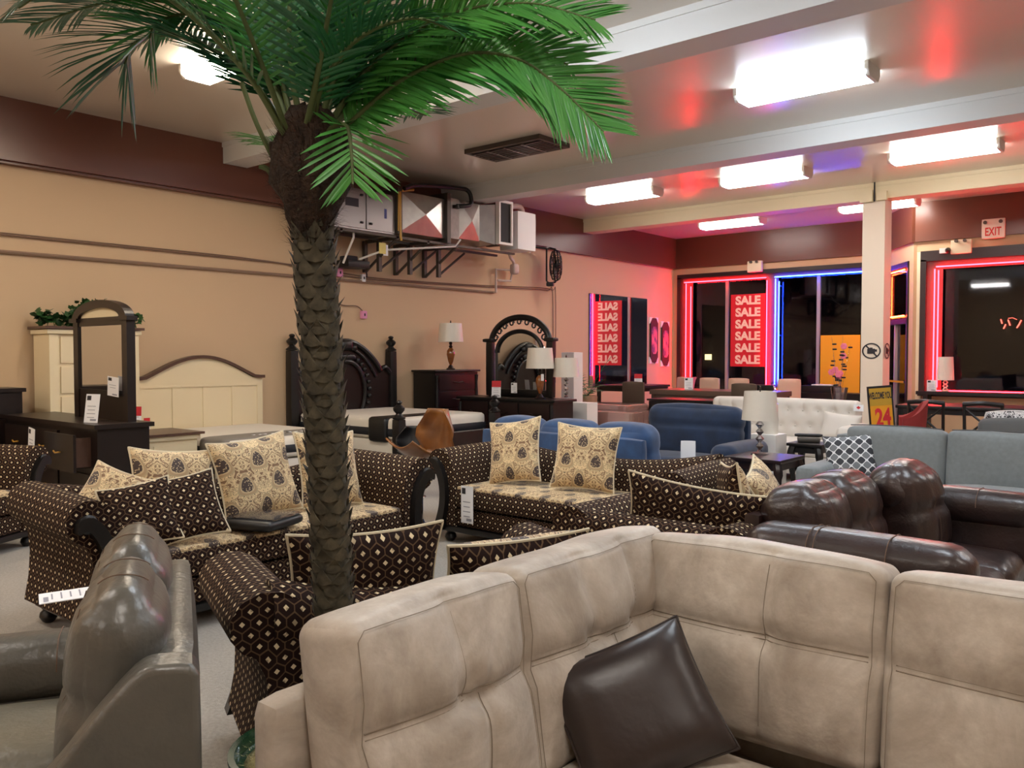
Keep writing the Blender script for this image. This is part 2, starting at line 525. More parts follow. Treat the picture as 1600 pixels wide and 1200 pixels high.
def tag(o, label, cat, group=None, kind=None):
    o['label'] = label; o['category'] = cat
    if group: o['group'] = group
    if kind: o['kind'] = kind
    return o
def thing(name, label, cat, loc=(0, 0, 0), rotz=0, group=None):
    o = bpy.data.objects.new(name, None); COL.objects.link(o)
    o.empty_display_size = 0.1
    o.location = loc; o.rotation_euler = (0, 0, rotz)
    return tag(o, label, cat, group)
def struct(o):
    o['kind'] = 'structure'; return o
def kids(o): return [c for c in COL.objects if c.parent == o]
def dup(o, loc=None, rotz=None, label=None, group=None, parent=None):
    c = o.copy(); COL.objects.link(c)
    if parent is not None: c.parent = parent
    for ch in kids(o): dup(ch, parent=c)
    if loc is not None: c.location = loc
    if rotz is not None: c.rotation_euler = (0, 0, rotz)
    if label: c['label'] = label
    if group: c['group'] = group
    return c
def one(mb, name, mats, label, cat, loc=(0, 0, 0), rot=(0, 0, 0), group=None, kind=None, smooth=True):
    o = mb.build(name, mats, None, smooth)
    o.location = loc; o.rotation_euler = rot
    return tag(o, label, cat, group, kind)
def bez(p, n=24):
    """Catmull-Rom through points"""
    P = [Vector(q) for q in p]
    P = [P[0] * 2 - P[1]] + P + [P[-1] * 2 - P[-2]]
    out = []
    segs = len(P) - 3
    per = max(2, n // segs)
    for i in range(segs):
        a, b, c, d = P[i:i + 4]
        for k in range(per):
            t = k / per
            out.append(0.5 * ((2 * b) + (c - a) * t + (2 * a - 5 * b + 4 * c - d) * t * t + (3 * b - a - 3 * c + d) * t ** 3))
    out.append(P[-2])
    return out
def text_mesh(txt, size, name, m, parent, loc, rot, ext=0.002, offset=0.0, align='CENTER', sx=1.0):
    c = bpy.data.curves.new(name, 'FONT'); c.body = txt; c.size = size; c.extrude = ext; c.offset = offset
    c.align_x = align; c.align_y = 'CENTER'
    t = bpy.data.objects.new(name, c); COL.objects.link(t)
    dg = bpy.context.evaluated_depsgraph_get()
    me = bpy.data.meshes.new_from_object(t.evaluated_get(dg))
    bpy.data.objects.remove(t); bpy.data.curves.remove(c)
    me.materials.clear(); me.materials.append(m)
    o = bpy.data.objects.new(name, me); COL.objects.link(o)
    o.parent = parent; o.location = loc; o.rotation_euler = rot; o.scale = (sx, 1, 1)
    return o
def TR(x=0, y=0, z=0, rx=0, ry=0, rz=0):
    return Matrix.Translation((x, y, z)) @ Euler((rx, ry, rz)).to_matrix().to_4x4()

# ---------------------------------------------------------------- the room
WX = -10.3; FY = 18.4; CZ = 4.36; X1 = 7.0; Y0 = -6.0; BAND = 3.64
mb = MB(); mb.box(WX - .2, X1, Y0, FY + .2, -0.1, 0); struct(mb.build('floor', M_carpet, smooth=False))
mb = MB(); mb.box(WX - .2, X1, Y0, FY + .2, CZ, CZ + 0.15); struct(mb.build('ceiling', M_ceil, smooth=False))
mb = MB(); mb.box(WX - .2, WX, Y0, FY + .2, 0, CZ); struct(mb.build('wall_left', M_wall, smooth=False))
mb = MB(); mb.box(X1, X1 + .2, Y0, FY, 0, CZ); struct(mb.build('wall_right', M_wall, smooth=False))
mb = MB(); mb.box(WX, X1, Y0 - .2, Y0, 0, CZ); struct(mb.build('wall_back', M_wall, smooth=False))
# brown soffit band along the left wall with a small ledge
mb = MB(); mb.box(WX, WX + .10, Y0, FY, BAND, CZ); mb.box(WX, WX + .15, Y0, 13.2, BAND + .03, BAND + .10)
struct(mb.build('trim_1', M_soffit, smooth=False))
# beams
for i, (y, x1_, m) in enumerate(((2.05, X1, M_beam), (6.2, X1, M_beam), (10.3, X1, M_beam), (14.46, X1, M_beamw))):
    mb = MB(); mb.box(WX + .1, x1_, y, y + .36, 4.09, CZ)
    mb.box(WX + .1, x1_, y - .015, y, 4.30, CZ)
    struct(mb.build('trim_%d' % (i + 2), m, smooth=False))
# far wall with its wide window
WL, WR, WB, WT = -10.12, -5.62, 0.72, 3.42
mb = MB()
mb.box(WX, WL, FY, FY + .2, 0, BAND); mb.box(WL, WR, FY, FY + .2, 0, WB); mb.box(WL, WR, FY, FY + .2, WT, BAND)
mb.box(WR, -5.4, FY, FY + .2, 0, BAND)
struct(mb.build('wall_far', M_wallr, smooth=False))
mb = MB(); mb.box(WX, -5.45, FY - .05, FY + .2, BAND, CZ); struct(mb.build('trim_6', M_soffit, smooth=False))
def window(nm, x0, x1, z0, z1, y, mulls, depth=.2, fw=.07):
    mb = MB()
    mb.box(x0 - .05, x1 + .05, y - .05, y + .1, z1 - .03, z1 + fw); mb.box(x0 - .05, x1 + .05, y - .12, y + .1, z0 - .06, z0 + .02)
    mb.box(x0 - .05, x0 + .05, y - .05, y + .1, z0, z1); mb.box(x1 - .05, x1 + .05, y - .05, y + .1, z0, z1)
    o = struct(mb.build(nm, M_blackframe, smooth=False))
    o2 = MB()
    for mx in mulls: o2.box(mx - .035, mx + .035, y + .08, y + .16, z0, z1)
    if mulls: o2.build('mullion', M_mullion, o, smooth=False)
    MB().box(x0, x1, y + .12, y + .126, z0, z1).build('pane', M_pane, o, smooth=False)
    return o
window('window_1', WL, WR, WB, WT, FY, (-8.93, -7.82, -6.78))
# entry: angled wall and the wall facing the room to its right
A0 = Vector((-5.45, FY, 0)); A1 = Vector((-4.42, 16.85, 0))
dA = (A1 - A0); LA = dA.length; angA = math.atan2(dA.y, dA.x)
TA = Matrix.Translation(A0) @ Euler((0, 0, angA)).to_matrix().to_4x4()
mb = MB(); mb.box(0, .12, 0, .15, 0, BAND, T=TA); mb.box(LA - .22, LA, 0, .15, 0, BAND, T=TA); mb.box(.12, LA - .22, 0, .15, 3.30, BAND, T=TA)
struct(mb.build('wall_entry', M_wallr, smooth=False))
mb = MB(); mb.box(0, LA + .03, -.05, .15, BAND, CZ, T=TA); struct(mb.build('trim_7', M_soffit, smooth=False))
# glazed door with transom in the angled wall
mb = MB(); mb.box(.12, .18, -.03, .1, 0, 3.3, T=TA); mb.box(LA - .28, LA - .22, -.03, .1, 0, 3.3, T=TA)
mb.box(.12, LA - .22, -.03, .1, 2.15, 2.25, T=TA); mb.box(.12, LA - .22, -.03, .1, 3.22, 3.32, T=TA)
dr = struct(mb.build('door_1', M_blackframe, smooth=False))
MB().box(.18, LA - .28, .03, .036, 0.05, 3.22, T=TA).build('pane', M_pane, dr, smooth=False)
MB().box(LA * .5 - .03, LA * .5 + .03, -.02, .08, .0, 2.15, T=TA).build('stile', M_mullion, dr, smooth=False)
MB().box(.2, LA - .3, -.05, -.02, 1.02, 1.06, T=TA).build('push_bar', M_chrome, dr, smooth=False)
EY = 16.88; EX0, EX1, EZ0, EZ1 = -4.25, 1.5, 0.86, 3.30
mb = MB()
mb.box(-4.42, EX0, EY, EY + .2, 0, BAND); mb.box(EX0, EX1, EY, EY + .2, 0, EZ0); mb.box(EX0, EX1, EY, EY + .2, EZ1, BAND); mb.box(EX1, X1, EY, EY + .2, 0, BAND)
struct(mb.build('wall_front', M_wallr, smooth=False))
mb = MB(); mb.box(-4.44, X1, EY - .05, EY + .2, BAND, CZ); struct(mb.build('trim_8', M_soffit, smooth=False))
window('window_2', EX0, EX1, EZ0, EZ1, EY, (-1.0,), fw=.16)
mb = MB(); mb.box(-4.36, -4.26, EY - .03, EY + .0, 0, 3.45); struct(mb.build('trim_9', M_beamw, smooth=False))
# pillar
mb = MB(); mb.box(-4.59, -4.24, 14.46, 14.83, 0, 4.09); struct(mb.build('trim_10', M_pillar, smooth=False))

# outside, at night: a street, a brick porch return and a far building
mb = MB(); mb.box(-40, 30, FY + .2, 60, -.25, -.15); struct(mb.build('floor_street', M_asphalt, smooth=False))
mb = MB(); mb.box(-5.75, -4.95, 18.72, 19.0, -.15, 3.3); struct(mb.build('wall_porch', M_brick, smooth=False))
mb = MB(); mb.box(-34, -2, 42, 46, -.2, 7)
b = one(mb, 'shop_building', M_bldg, 'dark building across the street seen through the window', 'building', smooth=False)
for (x, z) in ((-19.6, 1.5), (-18.9, 1.5), (-21.5, 1.3)):
    MB().box(x, x + .35, 41.9, 42, z, z + .3).build('lit_window', M_street, b, smooth=False)

# ---------------------------------------------------------------- ceiling lights
def fixture(cx, cy, lens, label, L=1.34, W=.36, h=.13):
    t = thing('ceiling_light', label, 'ceiling light', (cx, cy, CZ), 0, 'fluorescent ceiling lights')
    mb = MB()
    mb.box(-L / 2, L / 2, -W / 2 + .02, W / 2 - .02, -.03, 0)
    for sx in (-1, 1):
        prof = [(-W / 2, 0), (W / 2, 0), (W / 2 - .0, -h * .55), (W / 2 - .05, -h - .005), (-W / 2 + .05, -h - .005), (-W / 2, -h * .55)]
        mb.prism(prof, 'x', sx * L / 2 - .02, sx * L / 2 + .02)
    mb.build('housing', M_white, t, smooth=False)
    mb = MB()
    prof = [(-W / 2 + .005, -.025), (W / 2 - .005, -.025), (W / 2 - .005, -h * .75), (W / 2 - .05, -h), (-W / 2 + .05, -h), (-W / 2 + .005, -h * .75)]
    mb.prism(prof, 'x', -L / 2 + .02, L / 2 - .02)
    mb.build('lens', lens, t, smooth=False)
    return t
fixture(-7.1, 4.45, M_lensW, 'ceiling light shining behind the left palm fronds')
fixture(-3.33, 8.6, M_lensC, 'nearest large ceiling light right of the palm, between the two white beams')
fixture(-7.98, 12.5, M_lensL, 'ceiling light at left of the row beyond the second beam')
fixture(-5.5, 12.65, M_lensL, 'ceiling light in the middle of the row beyond the second beam, with grey end cap')
fixture(-2.95, 12.65, M_lensN, 'ceiling light at right end of the row, near the pillar and right frame edge')
fixture(-7.9, 16.55, M_lensL, 'ceiling light above the far window, left of the pillar')
fixture(-4.9, 16.3, M_lensN, 'farthest ceiling light, partly hidden behind the pillar top')
for k, (x, y, l) in enumerate(((-3.95, 4.4, M_lensC), (-.7, 4.4, M_lensC), (1.6, 8.6, M_lensC), (-4.6, .2, M_lensN), (0.0, .2, M_lensN), (4.2, .2, M_lensN),
                               (3.0, 4.3, M_lensN), (-8.6, .2, M_lensW), (1.5, 12.6, M_lensN), (-2.3, -3.5, M_lensN), (-7, -3.5, M_lensN))):  # unseen fixtures added beyond the frame to brighten room, first beam and left wall
    fixture(x, y, l, 'unseen ceiling light added outside the view over the showroom floor')
# ceiling air diffuser
t = thing('ceiling_vent', 'dark slatted air vent on the ceiling right of the palm fronds', 'vent', (-7.35, 8.85, CZ))
mb = MB(); mb.box(-.62, .62, -.3, .3, -.03, -.02); mb.build('backing', M_dark, t, smooth=False)
mb = MB()
mb.box(-.65, .65, -.33, -.27, -.06, 0); mb.box(-.65, .65, .27, .33, -.06, 0); mb.box(-.65, -.59, -.27, .27, -.06, 0); mb.box(.59, .65, -.27, .27, -.06, 0)
mb.build('frame', M_bracket, t, smooth=False)
mb = MB()
for k in range(7): mb.box(-.59, .59, -.22 + k * .07, -.20 + k * .07, -.07, -.03)
for k in range(3): mb.box(-.3 + k * .3 - .01, -.28 + k * .3, -.27, .27, -.075, -.06)
mb.build('slats', M_furnace, t, smooth=False)
# junction box on the pillar top
t = thing('junction_box', 'beige electrical box with dark cable where pillar meets the beam', 'electrical box', (-4.42, 14.43, 4.14))
MB().box(-.2, .0, -.04, .03, -.09, .1).build('box', M_beamw, t, smooth=False)
MB().box(.06, .22, -.04, .03, -.08, .06).build('socket_box', M_beamw, t, smooth=False)
MB().tube([(.03, -.03, -.09), (.03, -.03, .22)], .012).build('cable', M_ink, t)

# ---------------------------------------------------------------- neon borders
def neon(name, label, pts, m, r=.012, y=0):
    t = thing(name, label, 'neon light', (0, 0, 0), 0, 'neon window borders')
    for a, b_ in pts:
        MB().tube([a, b_], r, 8).build('tube', m, t)
    for a, b_ in pts:
        a = Vector(a); b_ = Vector(b_)
        for f in (.04, .5, .96):
            p = a.lerp(b_, f); MB().box(p.x - .012, p.x + .012, p.y, p.y + .09, p.z - .012, p.z + .012).build('tube_holder', M_clear, t, smooth=False)
    return t
yn = FY - .04
neon('neon_border', 'red neon border round the left half of the far window',
     [((-9.93, yn, .86), (-9.93, yn, 3.27)), ((-9.98, yn, 3.30), (-7.92, yn, 3.30)), ((-7.90, yn, .86), (-7.90, yn, 3.24)), ((-9.83, yn + .05, .84), (-9.83, yn + .05, 3.2))], M_neonR)
neon('neon_border', 'blue neon border along the right half of the far window',
     [((-7.70, yn, .80), (-7.70, yn, 3.26)), ((-7.72, yn, 3.30), (-5.62, yn, 3.30)), ((-7.64, yn + .05, .8), (-7.64, yn + .05, 3.2))], M_neonB)
ye = EY - .06
neon('neon_border', 'red neon border round the window at right frame edge',
     [((-4.05, ye, .93), (-4.05, ye, 3.12)), ((-4.03, ye, 3.16), (-.2, ye, 3.16)), ((-4.05, ye, .90), (-.2, ye, .90)), ((-4.0, ye + .06, .96), (-4.0, ye + .06, 3.1))], M_neonR)
def PA(u, d, z): return tuple(TA @ Vector((u, d, z)))
neon('neon_border', 'small neon border framing the transom glass above the angled door',
     [(PA(.3, -.06, 2.32), PA(.3, -.06, 3.14)), (PA(.3, -.06, 3.17), PA(LA - .3, -.06, 3.17)), (PA(.3, -.06, 2.30), PA(LA - .3, -.06, 2.30))], emit('neon_orange', (1.0, .06, .012), NEON_POWER))
# painted reveal behind the neon tubes, glowing because the tubes light it
mb = MB(); mb.box(-10.07, -9.78, FY + .02, FY + .04, WB, WT - .03); mb.box(-9.78, -5.67, FY + .02, FY + .04, 3.3, WT - .03); mb.box(-7.93, -7.66, FY + .02, FY + .04, WB, 3.3)
struct(mb.build('trim_11', mat('reveal_panel', (96, 66, 66), .4), smooth=False))
mb = MB(); mb.box(-4.2, -3.93, EY + .02, EY + .04, EZ0, EZ1 - .03); mb.box(-3.93, 1.4, EY + .02, EY + .04, 3.12, EZ1 - .03)
struct(mb.build('trim_12', MATS['reveal_panel'], smooth=False))

# SALE banner
t = thing('sale_banner', 'red paper banner reading SALE six times in the far window', 'banner', (-8.36, FY - .02, 2.12))
MB().box(-.42, .42, 0, .006, -.83, .83).build('paper', M_red, t, smooth=False)
for k in range(6):
    text_mesh('SALE', .262, 'word', M_bannertext, t, (0, -.004, .68 - k * .272), (PI / 2, 0, 0), .001, .012, sx=1.08)
# yellow board, seen through the arrangement
o = one(MB().box(-6.68, -5.85, FY - .03, FY - .01, .75, 1.98), 'yellow_board', M_yellow, 'plain yellow board standing in the far window left of the pillar', 'board', smooth=False)

# emergency lights, exit sign, camera
def emlight(x, y, z, label):
    t = thing('emergency_light', label, 'emergency light', (x, y, z), 0, 'emergency light boxes')
    mb = MB(); mb.rbox((0, -.05, 0), (.34, .1, .25), .012, 4); mb.build('case', M_beamw, t)
    for s_ in (-1, 1):
        MB().lathe([(.0, 0), (.022, .0), (.03, .03), (.03, .05), (0, .05)], 12, T=TR(s_ * .07, -.1, .1, PI / 2)).build('lamp_head', M_bracket, t)
    return t
emlight(-8.16, FY - .05, 3.56, 'beige emergency light box above the far window')
emlight(-3.62, EY - .0, 3.49, 'emergency light box above the right window beside a small camera')
t = thing('security_camera', 'tiny black and white camera left of the emergency box above right window', 'camera', (-3.88, EY, 3.44))
MB().box(-.09, .03, -.1, 0, -.045, .045).build('mount', M_white, t, smooth=False)
MB().lathe([(0, 0), (.045, 0), (.05, .04), (.02, .13), (0, .13)], 14, T=TR(.05, -.06, 0, PI / 2)).build('lens', M_blackp, t)
t = thing('exit_sign', 'white exit sign with red letters on the brown band', 'exit sign', (-3.11, EY - .05, 3.76))
MB().rbox((0, -.04, 0), (.36, .08, .34), .012, 4).build('case', M_exit, t)
text_mesh('EXIT', .20, 'letters', M_exitr, t, (.0, -.083, -.06), (PI / 2, 0, 0), .002, .004, sx=.62)
for s_ in (-1, 1): MB().lathe([(0, 0), (.028, 0), (.032, .03), (0, .03)], 14, T=TR(s_ * .12, -.08, .11, PI / 2)).build('lamp_head', M_bracket, t)

# no-photo decals on the pillar (front face and side face)
def decal(label, T, s=.11):
    t = thing('no_camera_sticker', label, 'sticker'); t.matrix_world = T
    t.location = T.to_translation(); t.rotation_euler = T.to_euler()
    mb = MB(); V = []; n = 40
    for k in range(n):
        a = 2 * PI * k / n
        for r_ in (s * .84, s):
            V += [(r_ * 1.15 * math.cos(a), -.002, r_ * math.sin(a))]
    F = [(2 * k, 2 * k + 1, (2 * k + 3) % (2 * n), (2 * k + 2) % (2 * n)) for k in range(n)]
    mb.add(V, F); mb.box(-s * .92, s * .92, -.003, -.001, -s * .09, s * .09, T=TR(ry=PI / 4))
    mb.build('ring', M_ink, t, smooth=False)
    mb = MB(); mb.box(-s * .5, s * .45, -.0035, -.002, -s * .35, s * .28); mb.box(-s * .2, s * .15, -.0035, -.002, s * .28, s * .42); mb.box(s * .45, s * .68, -.0035, -.002, -s * .1, s * .2)
    mb.build('camera_symbol', M_ink, t, smooth=False)
    return t
decal('round no camera sticker on the front face of the pillar', TR(-4.42, 14.455, 1.62), .13)
decal('round no camera sticker on the right face of the pillar, seen edge-on', TR(-4.235, 14.66, 1.62, rz=PI / 2), .13)

# left wall: mirror and the two wrapped pictures
t = thing('wall_mirror', 'tall frameless mirror on pink lit wall reflecting the SALE banner', 'mirror', (WX, 15.97, 1.86))
MB().box(0, .02, -1.17, 1.17, -1.0, 1.0).build('backing', M_ink, t, smooth=False)
MB().box(.021, .026, -1.165, 1.165, -.995, .995).build('glass', M_mirror, t, smooth=False)
def wallpic(y, z, label):
    t = thing('framed_picture', label, 'picture', (WX, y, z), 0, 'narrow framed pictures')
    mb = MB(); hw, hh = .17, .52
    P = [(-hw, -hh + .12), (-hw * .5, -hh), (hw * .5, -hh), (hw, -hh + .12), (hw, hh - .12), (hw * .5, hh), (-hw * .5, hh), (-hw, hh - .12)]
    mb.prism(P, 'x', .012, .04); mb.build('frame', M_ink, t, smooth=False)
    mb = MB(); q = .7
    mb.prism([(a * q, b_ * .62) for a, b_ in P], 'x', .04, .044)
    m, nt, bb = new_mat('abstract_print'); n_ = noise(nt, 5, 3)
    cr = nt.nodes.new('ShaderNodeValToRGB'); nt.links.new(n_, cr.inputs[0])
    cr.color_ramp.elements[0].position = .38; cr.color_ramp.elements[0].color = (*lin((70, 74, 120)), 1)
    cr.color_ramp.elements[1].position = .62; cr.color_ramp.elements[1].color = (*lin((214, 130, 150)), 1)
    nt.links.new(cr.outputs[0], bb.inputs['Base Color'])
    mb.build('print', m, t, smooth=False)
    mb = MB()
    for sy in (-1, 1):
        for sz in (-1, 1): mb.prism([(sy * (hw + .02), sz * (hh + .02)), (sy * (hw + .02), sz * (hh - .13)), (sy * hw * .35, sz * (hh + .02))], 'x', .0, .03)
    mb.build('corner_protector', M_paper, t, smooth=False)
wallpic(17.45, 1.90, 'narrow framed abstract picture, left one of the pair beside the wall mirror')
wallpic(17.98, 1.82, 'narrow framed abstract picture, right one of the pair nearest the corner')

# conduits, wires and wall boxes
X = WX + .03
mb = MB(); mb.tube([(X, -2, 2.675), (X, 11.72, 2.70)], .022, 6)
one(mb, 'conduit_pipe', M_conduit, 'long straight conduit painted wall colour along the left wall', 'pipe')
mb = MB()
mb.tube(bez([(X, -2, 2.875), (X, 3.5, 2.87), (X, 6.5, 2.86), (X, 7.3, 2.84), (X, 7.8, 2.72), (X, 8.2, 2.76), (X, 9.0, 2.74), (X, 11.0, 2.78), (X, 12.9, 2.83), (X, 13.35, 2.83), (X, 13.5, 2.76), (X, 13.52, 1.0)], 60), .009, 6)
mb.tube(bez([(X, -2, 2.91), (X, 3.5, 2.89), (X, 6.5, 2.88), (X, 8.2, 2.80), (X, 9.0, 2.77), (X, 11.0, 2.80), (X, 13.0, 2.87), (X, 13.5, 2.85), (X, 13.6, 2.76), (X, 13.6, 1.0)], 50), .008, 6)
one(mb, 'cable_run', M_cablebrown, 'pair of dark cables running along left wall above the conduit', 'cable')
mb = MB(); mb.tube(bez([(X, 8.0, 2.36), (X, 8.25, 2.31), (X, 8.5, 2.31), (X, 8.62, 2.24)], 20), .008, 6)
one(mb, 'thin_wire', M_cablebrown, 'short thin wire leading to the wall outlet behind the palm trunk', 'cable')
for (y, z, w_, h_, m, nm, lb) in ((8.64, 2.18, .1, .12, M_postit, 'outlet_box', 'small pink outlet box on the left wall above the dark bed'),
                                 (8.17, 2.80, .1, .13, M_postit, 'switch_box', 'pink switch box on the left wall just right of the palm trunk'),
                                 (8.63, 2.75, .07, .12, M_paper, 'power_socket', 'white socket below the black transformer on the left wall')):
    t = thing(nm, lb, 'outlet', (WX, y, z))
    MB().rbox((.03, 0, 0), (.06, w_, h_), .006, 4).build('plate', m, t)
    MB().box(.06, .063, -.012, .012, -.02, .02).build('slot', M_ink, t, smooth=False)

# ---------------------------------------------------------------- HVAC on the left wall
def hbox(parent, name, m, y0, y1, z0, z1, x0=-10.2, x1=-9.5, r=.01):
    return MB().rbox(((x0 + x1) / 2, (y0 + y1) / 2, (z0 + z1) / 2), (x1 - x0, y1 - y0, z1 - z0), r, 4).build(name, m, parent)
t = thing('furnace', 'grey metal furnace cabinet hung on the left wall right of the palm trunk', 'furnace')
hbox(t, 'cabinet', M_furnace, 7.42, 8.62, 3.34, 3.93)
mb = MB(); mb.box(-9.5, -9.485, 7.46, 8.02, 3.37, 3.90); mb.box(-9.5, -9.485, 8.05, 8.58, 3.37, 3.90)
mb.build('door_panel', M_furnace, t, smooth=False)
mb = MB()
for y in (7.95, 8.12):
    for z in (3.45, 3.84): mb.rbox((-9.475, y, z), (.03, .05, .035), .01, 3)
mb.build('latch', M_blackp, t)
hbox(t, 'burner_box', M_white, 7.18, 7.42, 3.36, 3.86, x0=-10.0)
MB().box(-9.484, -9.482, 8.38, 8.43, 3.56, 3.70).build('sticker', mat('blue_sticker', (70, 80, 140), .5), t, smooth=False)
MB().box(-9.484, -9.482, 7.66, 7.9, 3.66, 3.78).build('data_plate', M_ink, t, smooth=False)
for y in (8.05, 8.35): MB().tube([(-9.85, y, 3.93), (-9.85, y, 4.34)], .05, 12).build('flue_pipe', M_conduit, t)
t = thing('air_duct', 'shiny galvanised air duct with cross creases and open black mouth', 'duct')
def crossbox(mb, y0, y1, z0, z1, x0=-10.15, x1=-9.5, d=.07):
    yc, zc = (y0 + y1) / 2, (z0 + z1) / 2
    mb.box(x0, x1 - .001, y0, y1, z0, z1)
    V = [(x1, y0, z0), (x1, y1, z0), (x1, y1, z1), (x1, y0, z1), (x1 + d, yc, zc)]
    mb.add(V, [(0, 1, 4), (1, 2, 4), (2, 3, 4), (3, 0, 4)])
mb = MB(); crossbox(mb, 8.70, 9.66, 3.40, 4.02); mb.build('duct_body', M_steel, t, smooth=False)
mb = MB(); crossbox(mb, 9.98, 10.48, 3.44, 4.05); mb.build('duct_body', M_steel, t, smooth=False)
MB().box(-10.2, -9.44, 9.66, 9.74, 3.33, 4.12).build('flange', M_bracket, t, smooth=False)
MB().box(-10.2, -9.44, 8.62, 8.70, 3.36, 4.04).build('flange', M_bracket, t, smooth=False)
MB().box(-10.15, -9.49, 9.74, 9.98, 3.42, 4.06).build('coil_panel', mat('coil_panel', (186, 176, 170), .55, var=.2, vscale=14), t, smooth=False)
mb = MB(); V = [(-10.15, 10.48, 3.46), (-9.5, 10.48, 3.46), (-9.5, 10.48, 4.04), (-10.15, 10.48, 4.04), (-10.2, 10.74, 3.40), (-9.38, 10.74, 3.40), (-9.38, 10.74, 4.07), (-10.2, 10.74, 4.07)]
mb.add(V, [(0, 1, 5, 4), (1, 2, 6, 5), (2, 3, 7, 6), (3, 0, 4, 7)]); mb.build('collar', M_steel, t, smooth=False)
t = thing('duct_grille', 'black rectangular outlet grille with pale rim at the duct end', 'vent', (-9.33, 10.93, 3.78), 0)
mb = MB(); mb.box(-.80, .0, -.14, .14, -.33, .33); mb.build('opening', M_dark, t, smooth=False)  # solid block, its dark colour painting the shade of the duct mouth
mb = MB(); mb.box(-.05, .03, -.18, -.14, -.37, .37); mb.box(-.05, .03, .14, .18, -.37, .37); mb.box(-.05, .03, -.14, .14, .33, .37); mb.box(-.05, .03, -.14, .14, -.37, -.33)
mb.build('rim', M_white, t, smooth=False)
t = thing('unit_heater', 'white box heater with curved louvres at the end of the ducts', 'heater', (-9.50, 11.48, 3.70), 0)
MB().rbox((0, 0, 0), (.42, .5, .66), .02, 4).build('case', M_beam, t); MB().box(-.70, -.2, -.05, .05, -.2, -.1).build('wall_arm', M_bracket, t, smooth=False)
for k in range(6):
    MB().tube([(.16 - .0, .25, .25 - k * .1), (.10, .30, .28 - k * .1), (.04, .33, .25 - k * .1), (.0, .34, .18 - k * .1)], .016, 6).build('louvre', M_white, t)
MB().tube(bez([(-.05, -.3, .4), (-.05, .0, .46), (-.05, .15, .44), (-.05, .2, .3)], 12), .05, 12).build('vent_pipe', M_pipe, t)
# shelf brackets under the equipment
t = thing('steel_bracket_frame', 'grey triangular steel brackets carrying the furnace and ducts', 'bracket')
for y in (7.6, 8.66, 9.3, 9.94):
    mb = MB(); mb.box(-10.28, -10.22, y - .03, y + .03, 2.84, 3.32); mb.box(-10.22, -9.5, y - .025, y + .025, 3.28, 3.33)
    mb.tube([(-10.22, y, 2.86), (-9.55, y, 3.28)], .022, 6)
    mb.build('bracket', M_bracket, t, smooth=False)
mb = MB(); mb.box(-9.95, -9.9, 7.4, 11.4, 3.30, 3.335); mb.box(-9.55, -9.5, 7.4, 11.4, 3.30, 3.335); mb.build('rail', M_bracket, t, smooth=False)
mb = MB()
for y in (8.66, 9.3, 9.94): mb.tube([(-9.92, y, 2.86), (-9.92, y + .62, 3.28)], .02, 6)
for y in (8.66, 9.3, 9.94): mb.box(-9.95, -9.89, y - .03, y + .03, 2.83, 3.3)
mb.build('brace', M_bracket, t, smooth=False)
# black hose over the ducts, yellow gas pipe, condensate line, notes, transformer
mb = MB(); mb.tube(bez([(-9.42, 8.72, 4.04), (-9.42, 9.0, 4.13), (-9.42, 9.9, 4.22), (-9.40, 10.1, 4.2), (-9.38, 10.15, 4.08), (-9.38, 10.12, 3.98), (-9.40, 9.95, 3.94), (-9.46, 9.88, 3.94)], 60), .035, 10)
mb.lathe([(0, 0), (.06, 0), (.06, .05), (0, .05)], 12, c=(-9.46, 9.88, 3.9))
one(mb, 'insulated_hose', M_blackp, 'black insulated hose running over the duct and bending down', 'hose')
mb = MB(); mb.tube(bez([(-9.46, 8.95, 4.06), (-9.46, 8.70, 4.0), (-9.44, 8.66, 3.9), (-9.44, 8.66, 3.4), (-9.44, 8.68, 3.26)], 30), .018, 8); mb.tube([(-9.43, 8.62, 3.98), (-9.43, 8.61, 3.4)], .012, 8)
one(mb, 'gas_pipe', M_brass, 'yellow gas pipe bent down between furnace and duct', 'pipe')
mb = MB(); mb.tube([(-9.6, 7.9, 3.32), (-9.6, 7.9, 3.24), (-9.8, 7.95, 3.05), (-9.9, 7.95, 2.9)], .016, 8); mb.tube([(-9.9, 8.25, 2.98), (-9.6, 8.5, 3.12), (-9.5, 9.9, 3.30), (-9.5, 10.02, 3.42)], .016, 8)
one(mb, 'condensate_line', M_white, 'thin white drain line under the furnace and duct', 'pipe')
t = thing('transformer_box', 'black transformer box on the left wall below the furnace', 'transformer', (-10.1, 8.3, 2.92))
MB().rbox((0, 0, 0), (.3, .42, .12), .02, 4).build('case', M_blackp, t)
MB().rbox((.02, -.1, .08), (.2, .2, .08), .02, 4).build('knob', M_ink, t)
MB().tube(bez([(0, .2, -.02), (-.05, .3, -.1), (-.1, .35, -.16)], 8), .012, 6).build('cable', M_blackp, t)
one(MB().box(-9.49, -9.485, 8.28, 8.41, 3.04, 3.2), 'yellow_note', M_ynote, 'yellow paper note hanging below the furnace', 'note', smooth=False)
one(MB().box(-9.51, -9.505, 8.38, 8.47, 3.02, 3.18), 'white_note', M_paper, 'white paper note half behind the yellow one', 'note', smooth=False)
mb = MB(); mb.tube([(-10.26, 7.8, 3.3), (-10.26, 7.8, 1.6)], .022, 8)
one(mb, 'vertical_drain_pipe', M_pipe, 'white vertical pipe behind the palm trunk on the left wall', 'pipe')
mb = MB(); P = (-9.9, 11.3, 3.1)
mb.tube([(-10.29, 11.7, 2.70), (-10.2, 11.7, 2.70), (-10.2, 11.7, 3.12), (-10.1, 12.0, 3.12)], .022, 8); mb.tube([(-10.2, 11.75, 2.92), (-10.1, 12.0, 2.92), (-10.1, 12.05, 3.12)], .022, 8)
